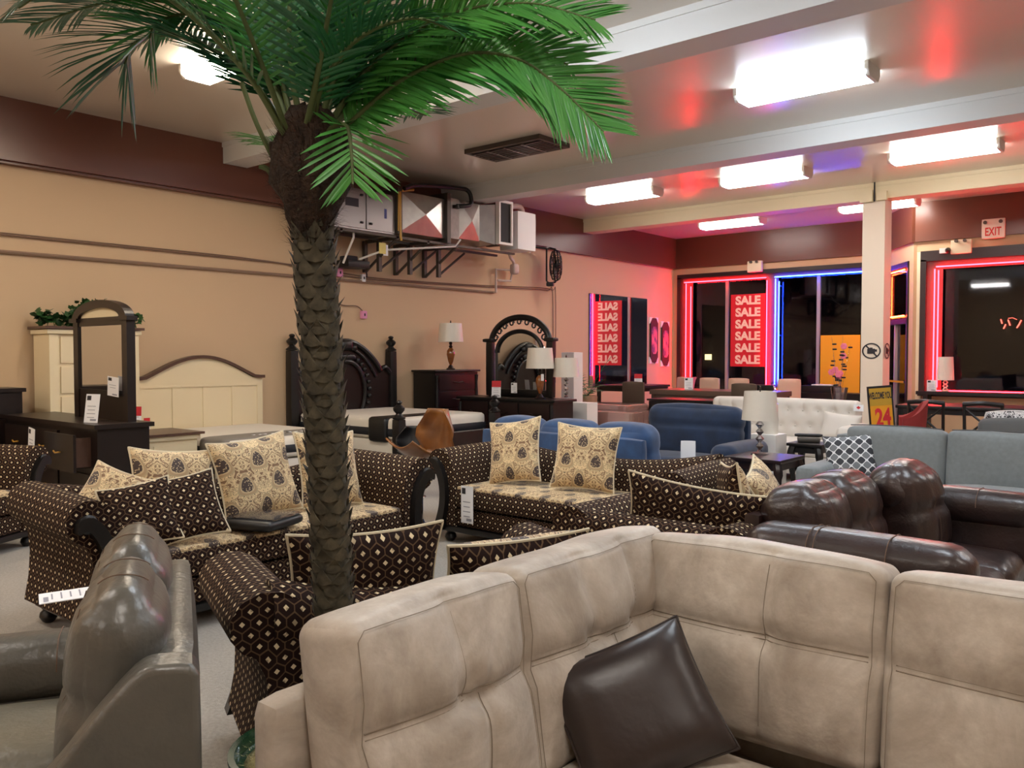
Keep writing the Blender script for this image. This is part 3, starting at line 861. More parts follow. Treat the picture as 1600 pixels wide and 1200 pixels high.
mb.rbox((-10.05, 12.05, 3.14), (.14, .16, .2), .05, 5); mb.tube([(-10.05, 12.05, 3.2), (-10.0, 11.95, 3.28), (-9.85, 11.7, 3.30), (-9.8, 11.6, 3.37)], .03, 8)
one(mb, 'gas_valve_piping', M_pipe, 'pinkish piping with valve under the white heater', 'pipe')
# wall fan
t = thing('cage_fan', 'black round wire cage fan mounted on the left wall', 'fan', (-9.85, 13.05, 3.27), math.radians(28))
MB().box(-.46, -.43, -.34, -.16, .28, .42).build('wall_plate', M_blackp, t, smooth=False)
mb = MB()
for sx in (-1, 1):
    for rr, yy in ((.30, 0), (.27, .07), (.2, .10), (.1, .115), (.05, .12)):
        pts = [(sx * yy * .9, rr * math.cos(a * PI / 16), rr * math.sin(a * PI / 16)) for a in range(33)]
        mb.tube(pts, .007 if rr < .3 else .014, 5, cap=False)
    for k in range(28):
        a = 2 * PI * k / 28
        mb.tube([(sx * q * .9, rr * math.cos(a), rr * math.sin(a)) for rr, q in ((.3, 0), (.27, .07), (.2, .1), (.05, .12))], .0045, 4, cap=False)
mb.build('cage', M_blackp, t)
for k in range(3):
    V = []; a0 = 2 * PI * k / 3
    for i in range(6):
        rr = .05 + i * .042
        for j in range(5):
            a = a0 + (j / 4 - .5) * (1.1 - .1 * i)
            V.append((.03 * (j / 4 - .5) * 2, rr * math.cos(a), rr * math.sin(a)))
    F = [(i * 5 + j, i * 5 + j + 1, (i + 1) * 5 + j + 1, (i + 1) * 5 + j) for i in range(5) for j in range(4)]
    bl = MB().add(V, F).build('blade', M_bracket, t)
    md = bl.modifiers.new('solid', 'SOLIDIFY'); md.thickness = .004
MB().lathe([(0, -.05), (.06, -.05), (.06, .09), (.03, .12), (0, .12)], 16, T=TR(ry=PI / 2)).build('motor', M_blackp, t)
mb = MB(); mb.tube([(-.12, 0, .34), (-.16, -.12, .3), (-.16, -.12, -.3), (-.12, 0, -.34)], .018, 8); mb.tube([(-.16, -.12, .32), (-.42, -.25, .34)], .018, 8); mb.tube([(-.12, 0, .34), (0, 0, .31)], .018, 8); mb.tube([(-.12, 0, -.34), (0, 0, -.31)], .018, 8); mb.rbox((-.1, -.06, -.36), (.14, .14, .08), .02, 4)
mb.build('yoke', M_blackp, t)

# ================================================================ the palm
random.seed(7)
CR = Vector((math.cos(YAW), math.sin(YAW), 0)); CF = Vector((-math.sin(YAW), math.cos(YAW), 0)); UP = Vector((0, 0, 1))
def trunk_pt(z):
    # slightly leaning stem of the palm
    b0 = Vector((-1.83, 1.42, 0))
    return b0 + CR * (.022 - .075 * (z / 2.05) ** 1.9) + UP * z
palm = thing('artificial_palm', 'tall artificial palm with scaly trunk standing behind the taupe sectional', 'palm tree', (-1.83, 1.42, 0))
def lp(p): return Vector(p) - palm.location
mb = MB()
pts = [lp(trunk_pt(z)) for z in np.linspace(.3, 2.02, 60)]
rs = [.044 + .002 * math.sin(i * 1.7) + .006 * (i / 59) for i in range(60)]
mb.tube(pts, rs, 20)
k = 0
for row in range(52):
    z = .38 + row * .0315
    for q in range(7):
        a = 2 * PI * (q + (.5 if row % 2 else 0)) / 7 + random.uniform(-.1, .1)
        c = lp(trunk_pt(z)); rr = .047 + .006 * row / 52
        out = CR * math.cos(a) + CF * math.sin(a); tn = -CR * math.sin(a) + CF * math.cos(a)
        wd = .026; h = random.uniform(.028, .040); o_ = random.uniform(.010, .022)
        V = [c + out * (rr - .004) - tn * wd, c + out * (rr - .004) + tn * wd, c + out * (rr + .006) + tn * wd * .55 + UP * h * .5, c + out * (rr + .006) - tn * wd * .55 + UP * h * .5,
             c + out * (rr + o_) + UP * (h + random.uniform(0, .008)), c + out * (rr + .004) - UP * .006]
        mb.add([tuple(v) for v in V], [(5, 1, 2), (5, 2, 3), (5, 3, 0), (3, 2, 4), (0, 3, 4), (1, 4, 2)])
trunk_o = mb.build('trunk', M_trunk, palm, angle=30)
# fibrous crown base
mb = MB()
cb = lp(trunk_pt(1.93)) - UP * .01; n = 28
prof = [(.050, -.05), (.062, -.01), (.080, .03), (.100, .08), (.108, .13), (.098, .17), (.086, .21), (.072, .25), (.050, .28), (.02, .29)]
V = []; F = []
for (r_, z) in prof:
    for q in range(n):
        a = 2 * PI * q / n; j = 1 + random.uniform(-.10, .10)
        V.append(tuple(cb + Vector((r_ * j * math.cos(a), r_ * j * math.sin(a), z + random.uniform(-.008, .008)))))
for i in range(len(prof) - 1):
    for q in range(n): F.append((i * n + q, i * n + (q + 1) % n, (i + 1) * n + (q + 1) % n, (i + 1) * n + q))
mb.add(V, F)
for q in range(900):
    a = random.uniform(0, 2 * PI); z = random.uniform(-.09, .24); rr = np.interp(z, [p[1] for p in prof], [p[0] for p in prof])
    p = cb + Vector((rr * math.cos(a), rr * math.sin(a), z)); d = Vector((math.cos(a), math.sin(a), random.uniform(-.5, 1.6))) * random.uniform(.015, .042)
    s_ = Vector((-math.sin(a), math.cos(a), 0)) * .0016
    mb.add([tuple(p - s_), tuple(p + s_), tuple(p + d)], [(0, 1, 2)])
mb.build('fibre_crown', M_fibre, palm, angle=180)
mb = MB()
for q in range(13):
    a = 2 * PI * q / 13; h = random.uniform(.06, .13); rr = .082
    c = cb + Vector((rr * math.cos(a), rr * math.sin(a), .10)); out = Vector((math.cos(a), math.sin(a), 0)); tn = Vector((-math.sin(a), math.cos(a), 0))
    mb.tube([c, c + UP * h * .6 + out * .012, c + UP * h + out * .022], [.018, .013, .006], 6)
mb.build('cut_petiole_stubs', M_fibre, palm)
CB = trunk_pt(2.10)
def frond(ctrl, Lmax, droop, roll, m, start=.18, density=1.0, tip=.0, name='frond'):
    """ctrl: (right, up, forward) metres from the crown; leaflets on both sides"""
    P = bez([lp(CB + CR * a + UP * b + CF * c) for a, b, c in ctrl], 60)
    # resample evenly
    D = [0]
    for i in range(1, len(P)): D.append(D[-1] + (P[i] - P[i - 1]).length)
    L = D[-1]
    def at(s):
        i = 0
        while i < len(D) - 2 and D[i + 1] < s: i += 1
        t = (s - D[i]) / max(1e-6, D[i + 1] - D[i])
        return P[i].lerp(P[i + 1], t), (P[i + 1] - P[i]).normalized()
    mb = MB()
    rr = [.0085 * (1 - .8 * d / L) + .0012 for d in D]
    mb.tube(P, rr, 6, mi=1)
    nl = int((L * (1 - start)) / .0135 * density)
    for i in range(nl):
        s = L * start + (L * (1 - start)) * (i + random.uniform(-.3, .3)) / nl
        s = min(max(s, 0), L * .999)
        u = (s / L - start) / (1 - start)
        c, t = at(s)
        sd = t.cross(UP)
        if sd.length < .15: sd = t.cross(CF)
        sd.normalize(); nr = sd.cross(t).normalized()
        sd = (sd * math.cos(roll) + nr * math.sin(roll)).normalized()
        nr = sd.cross(t).normalized()
        ln = 1.12 * Lmax * max(math.sin(PI * min(1, max(0, .16 + .74 * u))) ** .8, tip if u > .5 else 0) * random.uniform(.9, 1.08)
        for sg in (-1, 1):
            fwd = .35 + .75 * u + random.uniform(-.07, .07)
            d = (sd * sg + t * fwd + nr * random.uniform(.02, .22)).normalized()
            wd = .0060 * random.uniform(.85, 1.15)
            segs = 4; q = c.copy(); cur = d.copy(); V = []
            for k_ in range(segs + 1):
                f = k_ / segs
                w_ = wd * (0.55 + 1.3 * f) * (1 - f) ** .55 if k_ < segs else 0
                wv = cur.cross(nr)
                if wv.length < 1e-3: wv = cur.cross(UP)
                wv.normalize()
                V += [tuple(q - wv * w_ + nr * w_ * .35), tuple(q), tuple(q + wv * w_ + nr * w_ * .35)]
                q = q + cur * (ln / segs)
                cur = (cur + Vector((0, 0, -1)) * droop * (.3 + f) * .26).normalized()
            F = []
            for k_ in range(segs):
                a = k_ * 3
                F += [(a, a + 1, a + 4, a + 3), (a + 1, a + 2, a + 5, a + 4)]
            mb.add(V, F)
    return mb.build(name, [m, M_petiole], palm, angle=60)
FR = [
 # big arching frond to the right
 ([(.03, -.02, 0), (.14, .07, -.03), (.26, .155, -.06), (.42, .215, -.08), (.56, .20, -.09), (.67, .125, -.09), (.78, .02, -.08)], .235, .16, -1.05, M_leaf, .12, 1.7),
 # short one hanging down right, in front of the furnace
 ([(.03, -.03, -.02), (.08, .035, -.06), (.125, .03, -.09), (.14, -.04, -.11), (.145, -.12, -.12)], .15, .12, -.15, M_leaf, .32, 1.0),
 # fans at the left
 ([(-.03, .0, 0), (-.10, .18, .03), (-.22, .32, .06), (-.34, .38, .08), (-.43, .36, .09), (-.45, .32, .09)], .20, .35, -.2, M_leaf, .3, 1.5, .8),
 ([(-.03, .0, -.05), (-.12, .16, -.15), (-.28, .30, -.24), (-.44, .31, -.32), (-.55, .22, -.36)], .20, .55, .35, M_leafd, .2, 1.0),
 ([(-.04, .0, .05), (-.18, .22, .10), (-.38, .34, .14), (-.52, .34, .17), (-.56, .28, .18)], .27, .5, .2, M_leafd, .25, 1.9, .9),
 ([(-.05, -.03, 0), (-.12, .03, .12), (-.18, .09, .25), (-.22, .10, .36)], .12, .3, .1, M_leaf, .35, .8),
 # upright ones running out of the top
 ([(-.02, 0, 0), (-.06, .15, .02), (-.10, .35, .05), (-.12, .60, .10), (-.10, .85, .16)], .24, .5, .2, M_leaf, .2, 1.0),
 ([(.0, 0, .02), (.02, .18, .06), (.05, .38, .12), (.10, .62, .2), (.2, .82, .3)], .24, .5, -.2, M_leafd, .2, 1.0),
 ([(.02, 0, 0), (.08, .16, -.04), (.17, .32, -.1), (.30, .48, -.14), (.48, .58, -.16)], .23, .5, -.3, M_leaf, .16, 1.1),
 ([(.02, 0, .03), (.10, .13, .10), (.24, .26, .2), (.42, .34, .28), (.62, .32, .34)], .22, .45, .1, M_leafd, .16, 1.15),
 ([(.02, 0, .0), (.12, .12, .03), (.28, .25, .06), (.44, .31, .08), (.58, .31, .1), (.70, .25, .1)], .24, .25, -.95, M_leaf, .14, 1.5),
 ([(-.02, .0, .02), (-.08, .16, .08), (-.16, .34, .16), (-.28, .50, .24), (-.42, .60, .3)], .24, .5, .3, M_leafd, .2, 1.0),
 ([(.03, -.01, .04), (.09, .10, .14), (.17, .20, .3), (.27, .22, .48)], .18, .4, .0, M_leafd, .2, 1.0),
 ([(-.03, .0, -.04), (-.06, .14, -.16), (-.10, .30, -.32), (-.14, .42, -.5)], .18, .4, .1, M_leaf, .25, .8),
 ([(0, .0, -.04), (.06, .13, -.14), (.13, .28, -.28), (.20, .38, -.44)], .18, .4, -.1, M_leafd, .25, .9),
 ([(.02, 0, -.02), (.06, .12, -.10), (.16, .22, -.16), (.30, .26, -.2), (.42, .22, -.22)], .18, .4, -.3, M_leafd, .2, 1.1),
 ([(-.02, .0, .02), (-.12, .22, .05), (-.30, .38, .07), (-.52, .42, .08), (-.78, .36, .1)], .24, .4, .2, M_leafd, .2, 1.2),
 ([(.02, .0, .02), (.16, .20, .0), (.36, .33, -.02), (.58, .36, -.04), (.76, .31, -.06)], .24, .25, -.9, M_leaf, .16, 1.4),
 ([(.01, .0, .0), (.06, .20, -.02), (.16, .40, -.04), (.32, .52, -.06), (.55, .56, -.08)], .26, .4, -.1, M_leafd, .16, 1.3),
 ([(.02, .0, .02), (.08, .18, .05), (.20, .30, .08), (.36, .33, .12), (.50, .27, .14)], .22, .5, -.4, M_leafd, .16, 1.3),
 ([(.0, .0, .0), (-.03, .2, -.03), (-.02, .42, -.05), (.06, .62, -.08)], .24, .5, .0, M_leafd, .2, 1.2),
]
for f in FR: frond(*f)
mb = MB()
mb.tube(bez([lp(CB + CR * -.06 + UP * -.12), lp(CB + CR * -.10 + UP * -.06), lp(CB + CR * -.125 + UP * -.05)], 8), [.008] * 7 + [.006] * max(0, len(bez([(0, 0, 0), (1, 0, 0), (2, 0, 0)], 8)) - 7), 6)
mb.tube(bez([lp(CB + CR * -.05 + UP * -.10 + CF * -.02), lp(CB + CR * -.12 + UP * .05 + CF * -.03), lp(CB + CR * -.16 + UP * .16 + CF * -.03)], 8), .007, 6)
mb.build('dead_petioles', M_petiole, palm)
# glazed pot with straw
pot = thing('green_glazed_pot', 'dark green glossy bowl pot filled with straw at the palm foot', 'plant pot', (-1.89, 1.40, 0))
mb = MB(); mb.lathe([(0, 0), (.13, 0), (.16, .1), (.19, .30), (.205, .44), (.21, .465), (.222, .47), (.222, .48), (.205, .48), (.195, .45), (.0, .42)], 40)
mb.build('bowl', M_potglass, pot)
mb = MB(); mb.lathe([(.196, .44), (.15, .462), (.1, .468), (.0, .47)], 36)
for q in range(900):
    a = random.uniform(0, 2 * PI); rr = .195 * math.sqrt(random.random()); p = Vector((rr * math.cos(a), rr * math.sin(a), .46 + random.uniform(-.01, .015)))
    if rr < .06: continue
    d = Vector((random.uniform(-1, 1), random.uniform(-1, 1), random.uniform(-.1, .6))) * random.uniform(.012, .03)
    s_ = d.cross(UP).normalized() * .0012
    mb.add([tuple(p - s_), tuple(p + s_), tuple(p + d)], [(0, 1, 2)])
o = mb.build('straw', M_straw, pot, angle=180)

# ================================================================ upholstery helpers
def cushion(mb, c, size, r, bulge, hs=(), vs=(), n=(30, 8, 26), T=None, groove=.012, gw=.012, soft=.012, mi=0, wob=0.0, crease=None, seed=0, dimples=()):
    """box cushion whose front is -y; hs: z heights of sewn seams, vs: (x, z0, z1) vertical seams"""
    hx, hy, hz = (a / 2 for a in size)
    rnd = random.Random(seed); ph = [rnd.uniform(0, 6) for _ in range(6)]
    def g(x, z):
        d = 0
        for h in hs: d += groove * math.exp(-((z - h) / gw) ** 2) + soft * math.exp(-((z - h) / (gw * 4.5)) ** 2)
        for (vx, a, b) in vs:
            fz = 1 / (1 + math.exp(-(z - a) / .008)) * 1 / (1 + math.exp((z - b) / .008))
            d += (groove * .6 * math.exp(-((x - vx) / gw) ** 2) + soft * .8 * math.exp(-((x - vx) / (gw * 4.5)) ** 2)) * fz
        for (ux, uz) in dimples:
            rr2 = (x - ux) ** 2 + (z - uz) ** 2; an = math.atan2(z - uz, x - ux)
            d += .012 * math.exp(-rr2 / .0018) + .006 * math.cos(an * 5 + ph[3]) * math.exp(-rr2 / .009) * min(1, rr2 / .0012)
        return d
    def fn(R, Nn, Pn):
        R = R.copy()
        for i in range(len(R)):
            if Nn[i, 1] < -.3: R[i, 1] += g(R[i, 0], R[i, 2]) * -Nn[i, 1]
            if wob:
                R[i, 2] += wob * (math.sin(R[i, 0] * 7 + ph[0]) * .6 + math.sin(R[i, 0] * 17 + ph[1]) * .3) * max(0, Pn[i, 2])
                R[i, 1] += wob * .8 * math.sin(R[i, 0] * 9 + R[i, 2] * 11 + ph[2]) * max(0, -Nn[i, 1])
            if crease is not None:
                q = math.exp(-((R[i, 2] - crease[0]) / crease[1]) ** 2)
                R[i, 1] *= 1 - crease[2] * q; R[i, 0] *= 1 - .4 * crease[2] * q
        return R
    mb.rbox(c, size, r, n, bulge, fn, mi, T)
    return fn
def seam_line(mb, c, size, r, bulge, fnf, pts, T=None, rad=.0018, off=.0008, mi=0):
    """thread lying on the -y face of the cushion; pts in local x,z"""
    hx, hy, hz = (a / 2 for a in size); out = []
    for (x, z) in pts:
        u = x / hx; v = z / hz
        y = -hy - bulge[1] * (1 - u * u) * (1 - v * v)
        R = fnf(np.array([[x, y, z]]), np.array([[0., -1., 0.]]), np.array([[u, -1., v]]))[0]
        out.append((R[0] + c[0], R[1] + c[1] - off, R[2] + c[2]))
    mb.tube(out, rad, 5, mi=mi, T=T)
def pillow(name, label, loc, rot, w=.5, h=.5, t=.17, mats=None, piping=None, group=None, cat='throw pillow', pinch=.10, n=16, pr=.007, sag=0.0):
    """stands on its lower edge at loc; front is -y; rot = (lean back, roll, yaw)"""
    V = []; F = []; U = []; MI = []
    def P(u, v, sd):
        x = w / 2 * u * (1 - pinch * (1 - v * v)); z = h / 2 * v * (1 - pinch * (1 - u * u))
        z -= sag * (1 - u * u) * max(0, v)
        y = sd * t / 2 * ((max(0, 1 - u ** 4)) * max(0, (1 - v ** 4))) ** .55
        return (x, y, z + h / 2)
    us = [math.sin(PI / 2 * (2 * i / n - 1)) for i in range(n + 1)]
    for si, sd in enumerate((-1, 1)):
        b0 = len(V)
        for i in range(n + 1):
            for j in range(n + 1): V.append(P(us[i], us[j], sd))
        for i in range(n):
            for j in range(n):
                q = [b0 + i * (n + 1) + j, b0 + (i + 1) * (n + 1) + j, b0 + (i + 1) * (n + 1) + j + 1, b0 + i * (n + 1) + j + 1]
                if sd > 0: q.reverse()
                F.append(tuple(q)); U.append([(V[a][0] + .13, V[a][2] + .07) for a in q]); MI.append(si)
    mb = MB(); mb.add(V, F, MI, U)
    o = mb.build(name, list(mats) if len(mats) > 1 else [mats[0], mats[0]], None, angle=180)
    e = [P(us[i], -1, 1) for i in range(n)] + [P(1, us[i], 1) for i in range(n)] + [P(us[n - i], 1, 1) for i in range(n)] + [P(-1, us[n - i], 1) for i in range(n)]
    MB().tube(e + [e[0]], pr, 6, cap=False).build('piping', piping or M_piping, o)
    o.location = loc
    o.rotation_mode = 'XYZ'
    R = Matrix.Rotation(rot[2], 3, 'Z') @ Matrix.Rotation(-rot[0], 3, 'X') @ Matrix.Rotation(rot[1], 3, 'Y')
    o.rotation_euler = R.to_euler()
    return tag(o, label, cat, group)

# ================================================================ taupe sectional in the foreground
t = thing('sectional_sofa', 'taupe suede sectional sofa filling the foreground, seen from its open side', 'sofa', (-1.45, 1.05, 0))
def L2(x, y, z=0): return (x + 1.45, y - 1.05, z)
mb = MB(); mb.rbox(L2(-1.60, 1.80, .42), (.10, 1.50, .74), .035, (6, 12, 10)); mb.build('back_frame', M_taupe, t)
mb = MB(); mb.rbox(L2(-.53, 2.53, .42), (2.2, .10, .74), .03, (12, 3, 8)); mb.build('back_frame', M_taupe, t)
mb = MB(); mb.rbox(L2(-1.28, 1.00, .30), (.60, .13, .52), .04, (8, 4, 8)); mb.build('side_panel', M_taupe, t)
def back_cushion(name, cx, cy, wid, hgt, ang, lean, seed, vs, hs=.0, thick=.20, zc=.70):
    T = TR(*L2(cx, cy, zc), rz=ang) @ TR(rx=-lean)
    mb = MB(); size = (wid, thick, hgt); bl = (.010, .045, .014)
    f = cushion(mb, (0, 0, 0), size, .04, bl, hs=(hs,), vs=vs, n=(56, 10, 48), T=T, groove=.010, gw=.009, soft=.020, wob=.006, seed=seed, dimples=[(v[0], hs) for v in vs[:2]])
    o = mb.build(name, M_taupe, t, angle=180)
    st = MB()
    xs = np.linspace(-wid / 2 + .03, wid / 2 - .03, 30)
    seam_line(st, (0, 0, 0), size, .06, bl, f, [(x, hs + .007) for x in xs], T)
    seam_line(st, (0, 0, 0), size, .06, bl, f, [(x, hs - .007) for x in xs], T)
    for (vx, a, b) in vs:
        seam_line(st, (0, 0, 0), size, .06, bl, f, [(vx + .005, z) for z in np.linspace(max(a, -hgt / 2 + .05), min(b, hgt / 2 - .045), 16)], T, rad=.0013)
    # boxing seam just under the top edge and down both sides
    e = .020; q = hgt / 2 - e; xx = wid / 2 - e
    seam_line(st, (0, 0, 0), size, .06, bl, f, [(-xx, z) for z in np.linspace(-q, q - .02, 12)] + [(-xx + .02, q)] + [(x, q) for x in np.linspace(-xx + .04, xx - .04, 20)] + [(xx - .02, q)] + [(xx, z) for z in np.linspace(q - .02, -q, 12)], T, rad=.0010)
    st.build('stitching', M_taupe_st, o)
    return o
R90 = PI / 2
back_cushion('back_cushion', -1.455, 1.415, .58, .54, R90, .16, 1, [(.02, .02, .5), (.08, -.5, .02)], hs=.025)
back_cushion('back_cushion', -1.455, 2.075, .77, .555, R90, .16, 2, [(-.10, .02, .5), (.13, .02, .5), (.0, -.5, .02)], hs=.025)
back_cushion('back_cushion', -1.045, 2.40, .74, .55, 0, .16, 3, [(.05, -.5, .5)], hs=.025)
back_cushion('back_cushion', -.265, 2.40, .80, .54, 0, .16, 4, [(.0, -.5, .5)], hs=.02)
back_cushion('back_cushion', .60, 2.40, .78, .54, 0, .16, 5, [(.0, -.5, .5)], hs=-.02)
mb = MB()
cushion(mb, L2(-.98, 1.60, .37), (.74, 1.15, .17), .05, (.01, .01, .025), n=(14, 18, 6), wob=.003)
mb.build('seat_cushion', M_taupe, t, angle=180)
mb = MB(); cushion(mb, L2(-.22, 1.88, .37), (.76, .78, .17), .05, (.01, .01, .025), n=(14, 14, 6), wob=.003); mb.build('seat_cushion', M_taupe, t, angle=180)
mb = MB(); cushion(mb, L2(.56, 1.88, .37), (.78, .78, .17), .05, (.01, .01, .025), n=(14, 14, 6), wob=.003); mb.build('seat_cushion', M_taupe, t, angle=180)
mb = MB(); mb.box(*(lambda a, b: (a[0], b[0], a[1], b[1]))(L2(-1.55, .98), L2(-.62, 2.48)), .06, .29); mb.box(*(lambda a, b: (a[0], b[0], a[1], b[1]))(L2(-.62, 1.5), L2(.95, 2.48)), .06, .29)
mb.build('seat_base', M_taupe, t, smooth=False)
for (x, y) in ((-1.5, 1.05), (-.7, 1.05), (.9, 1.6), (.9, 2.45), (-1.5, 2.45)):
    MB().box(*(lambda a: (a[0] - .03, a[0] + .03, a[1] - .03, a[1] + .03))(L2(x, y)), 0, .06).build('leg', M_blackp, t, smooth=False)
pillow('throw_pillow', 'dark brown leatherette pillow in the corner of the taupe sectional', (-1.08, 1.92, .445), (.52, -.36, math.radians(42)), .42, .37, .15, [M_dpillow], M_dpillow, pinch=.06, pr=.005)

# ================================================================ recliner-type seating
def recliner(name, label, cat, loc, rz, n, cw, m, ms, arm_h=.62, back_h=1.02, shell_h=.88, arm_w=.22, depth=.95, seat_z=.47, arms=(1, 1),
             tilt=.16, split=.22, st=None, forward=(), group=None, headf=.30, arm_back=.12, lower=(), bulge=.05):
    """origin at rear middle on the floor, front is -y. arms: (left, right)"""
    t = thing(name, label, cat, loc, rz, group)
    W = n * cw
    MB().rbox((0, -.05, shell_h / 2 + .04), (W + .02, .10, shell_h - .08), .035, (10, 3, 8), (0, .01, 0)).build('back_shell', m, t)
    MB().box(-W / 2, W / 2, -depth + .08, -.06, .06, .28).build('base', m, t, smooth=False)
    for i in range(n):
        cx = -W / 2 + cw * (i + .5)
        dy = -.20 if i in forward else 0; dz = .02 if i in forward else (0 if i not in lower else -.06)
        bh = back_h - .40 + dz
        T = TR(cx, -.10 - headf / 2 + dy, .40 + bh / 2, rx=-tilt)
        mb = MB(); size = (cw - .005, headf, bh); bl = (.008, bulge, .035)
        f = cushion(mb, (0, 0, 0), size, .10, bl, hs=(bh / 2 - split,), vs=[(-cw * .17, -1, 1), (cw * .17, -1, 1)], n=(22, 14, 26), T=T, groove=.007, gw=.008, soft=(.010 if abs(bh / 2 - split) > 0 else 0) * .6, wob=.003,
                    crease=(bh / 2 - split, .03, .07), seed=i + 5)
        o = mb.build('back_cushion', m, t, angle=180)
        if st:
            s_ = MB()
            for vx in (-cw * .17, cw * .17):
                q = []
                for z in np.linspace(-bh / 2 + .1, bh / 2 - .05, 20): q.append((vx, z))
                seam_line(s_, (0, 0, 0), size, .1, bl, f, q, T, rad=.0012)
                # over the top of the head roll
                s_.tube([(vx, y, bh / 2 + .033 * (1 - (2 * vx / cw) ** 2) * (1 - (y / (headf / 2)) ** 2) - .05 * (abs(y) / (headf / 2)) ** 4 + .001) for y in np.linspace(-headf / 2 + .03, headf / 2 - .04, 12)], .0014, 5, T=T)
            s_.build('stitching', st, o)
        if i in forward:
            h_ = MB(); hz = .27
            Th = TR(cx, -.10 - headf * .36 + dy, back_h - .10, rx=-tilt - .35)
            cushion(h_, (0, 0, 0), (cw + .03, .25, hz), .11, (.012, .025, .02), n=(22, 14, 14), T=Th, wob=.005, seed=31, vs=[(-cw * .2, -1, 1), (cw * .2, -1, 1)], groove=.005, gw=.008, soft=.004)
            hr = h_.build('headrest', m, t, angle=180)
            s3 = MB()
            for vx in (-cw * .2, cw * .2, cw * .46):
                s3.tube([(vx, -.135 * math.cos(a), .145 * math.sin(a)) for a in np.linspace(-.6, 3.4, 22)], .0016, 5, T=Th)
            s3.build('stitching', st or m, hr)
        mb = MB(); cushion(mb, (cx, -.30 - (depth - .34) / 2 + .02, seat_z - .10), (cw - .01, depth - .30, .20), .07, (0, .015, .03), n=(12, 14, 6), wob=.004, seed=i)
        mb.build('seat_cushion', ms, t, angle=180)
    for sd, on in ((-1, arms[0]), (1, arms[1])):
        if not on: continue
        x0 = sd * (W / 2 + arm_w / 2)
        MB().rbox((x0, -depth / 2 - .02, arm_h / 2 - .04), (arm_w - .03, depth - .06, arm_h - .16), .03, (4, 10, 6)).build('arm_side', m, t)
        mb = MB()
        mb.rbox((x0, -depth / 2 - arm_back / 2, arm_h - .09), (arm_w + .02, depth - arm_back + .02, .20), .09, (10, 20, 8), (0, .02, .01))
        o = mb.build('arm_pad', m, t, angle=180)
        if st:
            for yy in (-depth * .40, -depth * .43, -depth * .72):
                hx_ = (arm_w + .02) / 2 - .09
                pts = [(x0 + (hx_ if math.sin(a) > 0 else -hx_) + (.09 + .012) * math.sin(a), yy, arm_h - .09 + .01 + (.09 + .010) * math.cos(a)) for a in np.linspace(-1.5, 1.5, 18)]
                MB().tube(pts, .0022, 5).build('stitching', st, o)
    for x in (-W / 2 + .05, W / 2 - .05):
        for y in (-.1, -depth + .15): MB().box(x - .03, x + .03, y - .03, y + .03, 0, .06).build('foot', M_blackp, t, smooth=False)
    return t
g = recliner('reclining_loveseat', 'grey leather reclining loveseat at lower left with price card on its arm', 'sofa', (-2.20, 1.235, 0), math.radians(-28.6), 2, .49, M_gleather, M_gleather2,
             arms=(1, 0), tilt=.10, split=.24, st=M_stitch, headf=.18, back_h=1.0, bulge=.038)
# near side wing panel of the grey loveseat
mb = MB(); P = [(0, .06), (0, .86)] + [(q.x, q.y) for q in bez([(-.015, .882, 0), (-.06, .888, 0), (-.12, .880, 0), (-.20, .80, 0), (-.30, .68, 0), (-.40, .61, 0), (-.60, .585, 0), (-.90, .575, 0)], 42)] + [(-.95, .52), (-.95, .06)]
mb.prism(P, 'x', .495, .60); o = mb.build('side_wing', M_gleather, g, smooth=True, angle=35)
bv = o.modifiers.new('bevel', 'BEVEL'); bv.width = .02; bv.segments = 4; bv.limit_method = 'ANGLE'; bv.angle_limit = .9
# price card on the arm
def card(name, label, loc, rot, w, h, head=M_ink, group='price cards', lines=4, red=False, stand=False):
    t = thing(name, label, 'price card', loc, 0, group); t.rotation_euler = rot
    MB().box(-w / 2, w / 2, -.0015, .0015, 0, h).build('card', M_paper, t, smooth=False)
    mb = MB()
    if red: mb.box(-w / 2, w / 2, -.0025, -.0016, h * .62, h)
    else: mb.box(-w * .42, -w * .12, -.0025, -.0016, h * .78, h * .94)
    mb.build('heading', M_redp if red else head, t, smooth=False)
    mb = MB()
    for k in range(lines):
        z = h * (.56 - k * .13); x = w * (.34 - .05 * (k % 2)); mb.box(-x, x * .8, -.0024, -.0016, z, z + h * .022)
    mb.box(-w * .05, w * .38, -.0024, -.0016, h * .06, h * .13)
    mb.build('print_lines', MATS.get('faint_print') or mat('faint_print', (150, 150, 160), .8), t, smooth=False)
    return t
card('price_card', 'white price card lying on the arm of the grey leather loveseat', (-3.36, 1.26, .64), (-PI / 2 + .03, 0, math.radians(-20)), .15, .24)

recliner('reclining_sofa', 'dark brown leather reclining sofa at right with puffy headrests', 'sofa', (-1.80, 4.63, 0), R90, 3, .48, M_bleather, M_bleather,
         arm_h=.76, back_h=.90, shell_h=.78, arm_w=.24, depth=1.04, tilt=.20, split=.24, st=M_stitch, forward=(2,), headf=.30)
recliner('reclining_armchair', 'brown leather reclining armchair at right edge, only its far arm visible', 'armchair', (.38, 3.15, 0), -R90, 1, .56, M_bleather, M_bleather,
         arm_h=.64, back_h=.9, shell_h=.75, arm_w=.22, depth=1.04, tilt=.2, st=M_stitch)
recliner('reclining_sofa', 'blue velour three seat reclining sofa seen from behind', 'sofa', (-4.62, 6.12, 0), PI, 3, .60, M_blue, M_blue, arm_h=.60, back_h=.93, shell_h=.84, arm_w=.26, depth=1.0, tilt=.12)
bl = recliner('reclining_loveseat', 'dark blue velour reclining loveseat facing the camera beside the cherry end table', 'sofa', (-4.50, 8.75, 0), 0, 1, 1.15, M_bluedk, M_bluedk, arm_h=.64, back_h=.98, shell_h=.90, arm_w=.26, depth=1.0, tilt=.18, headf=.24)
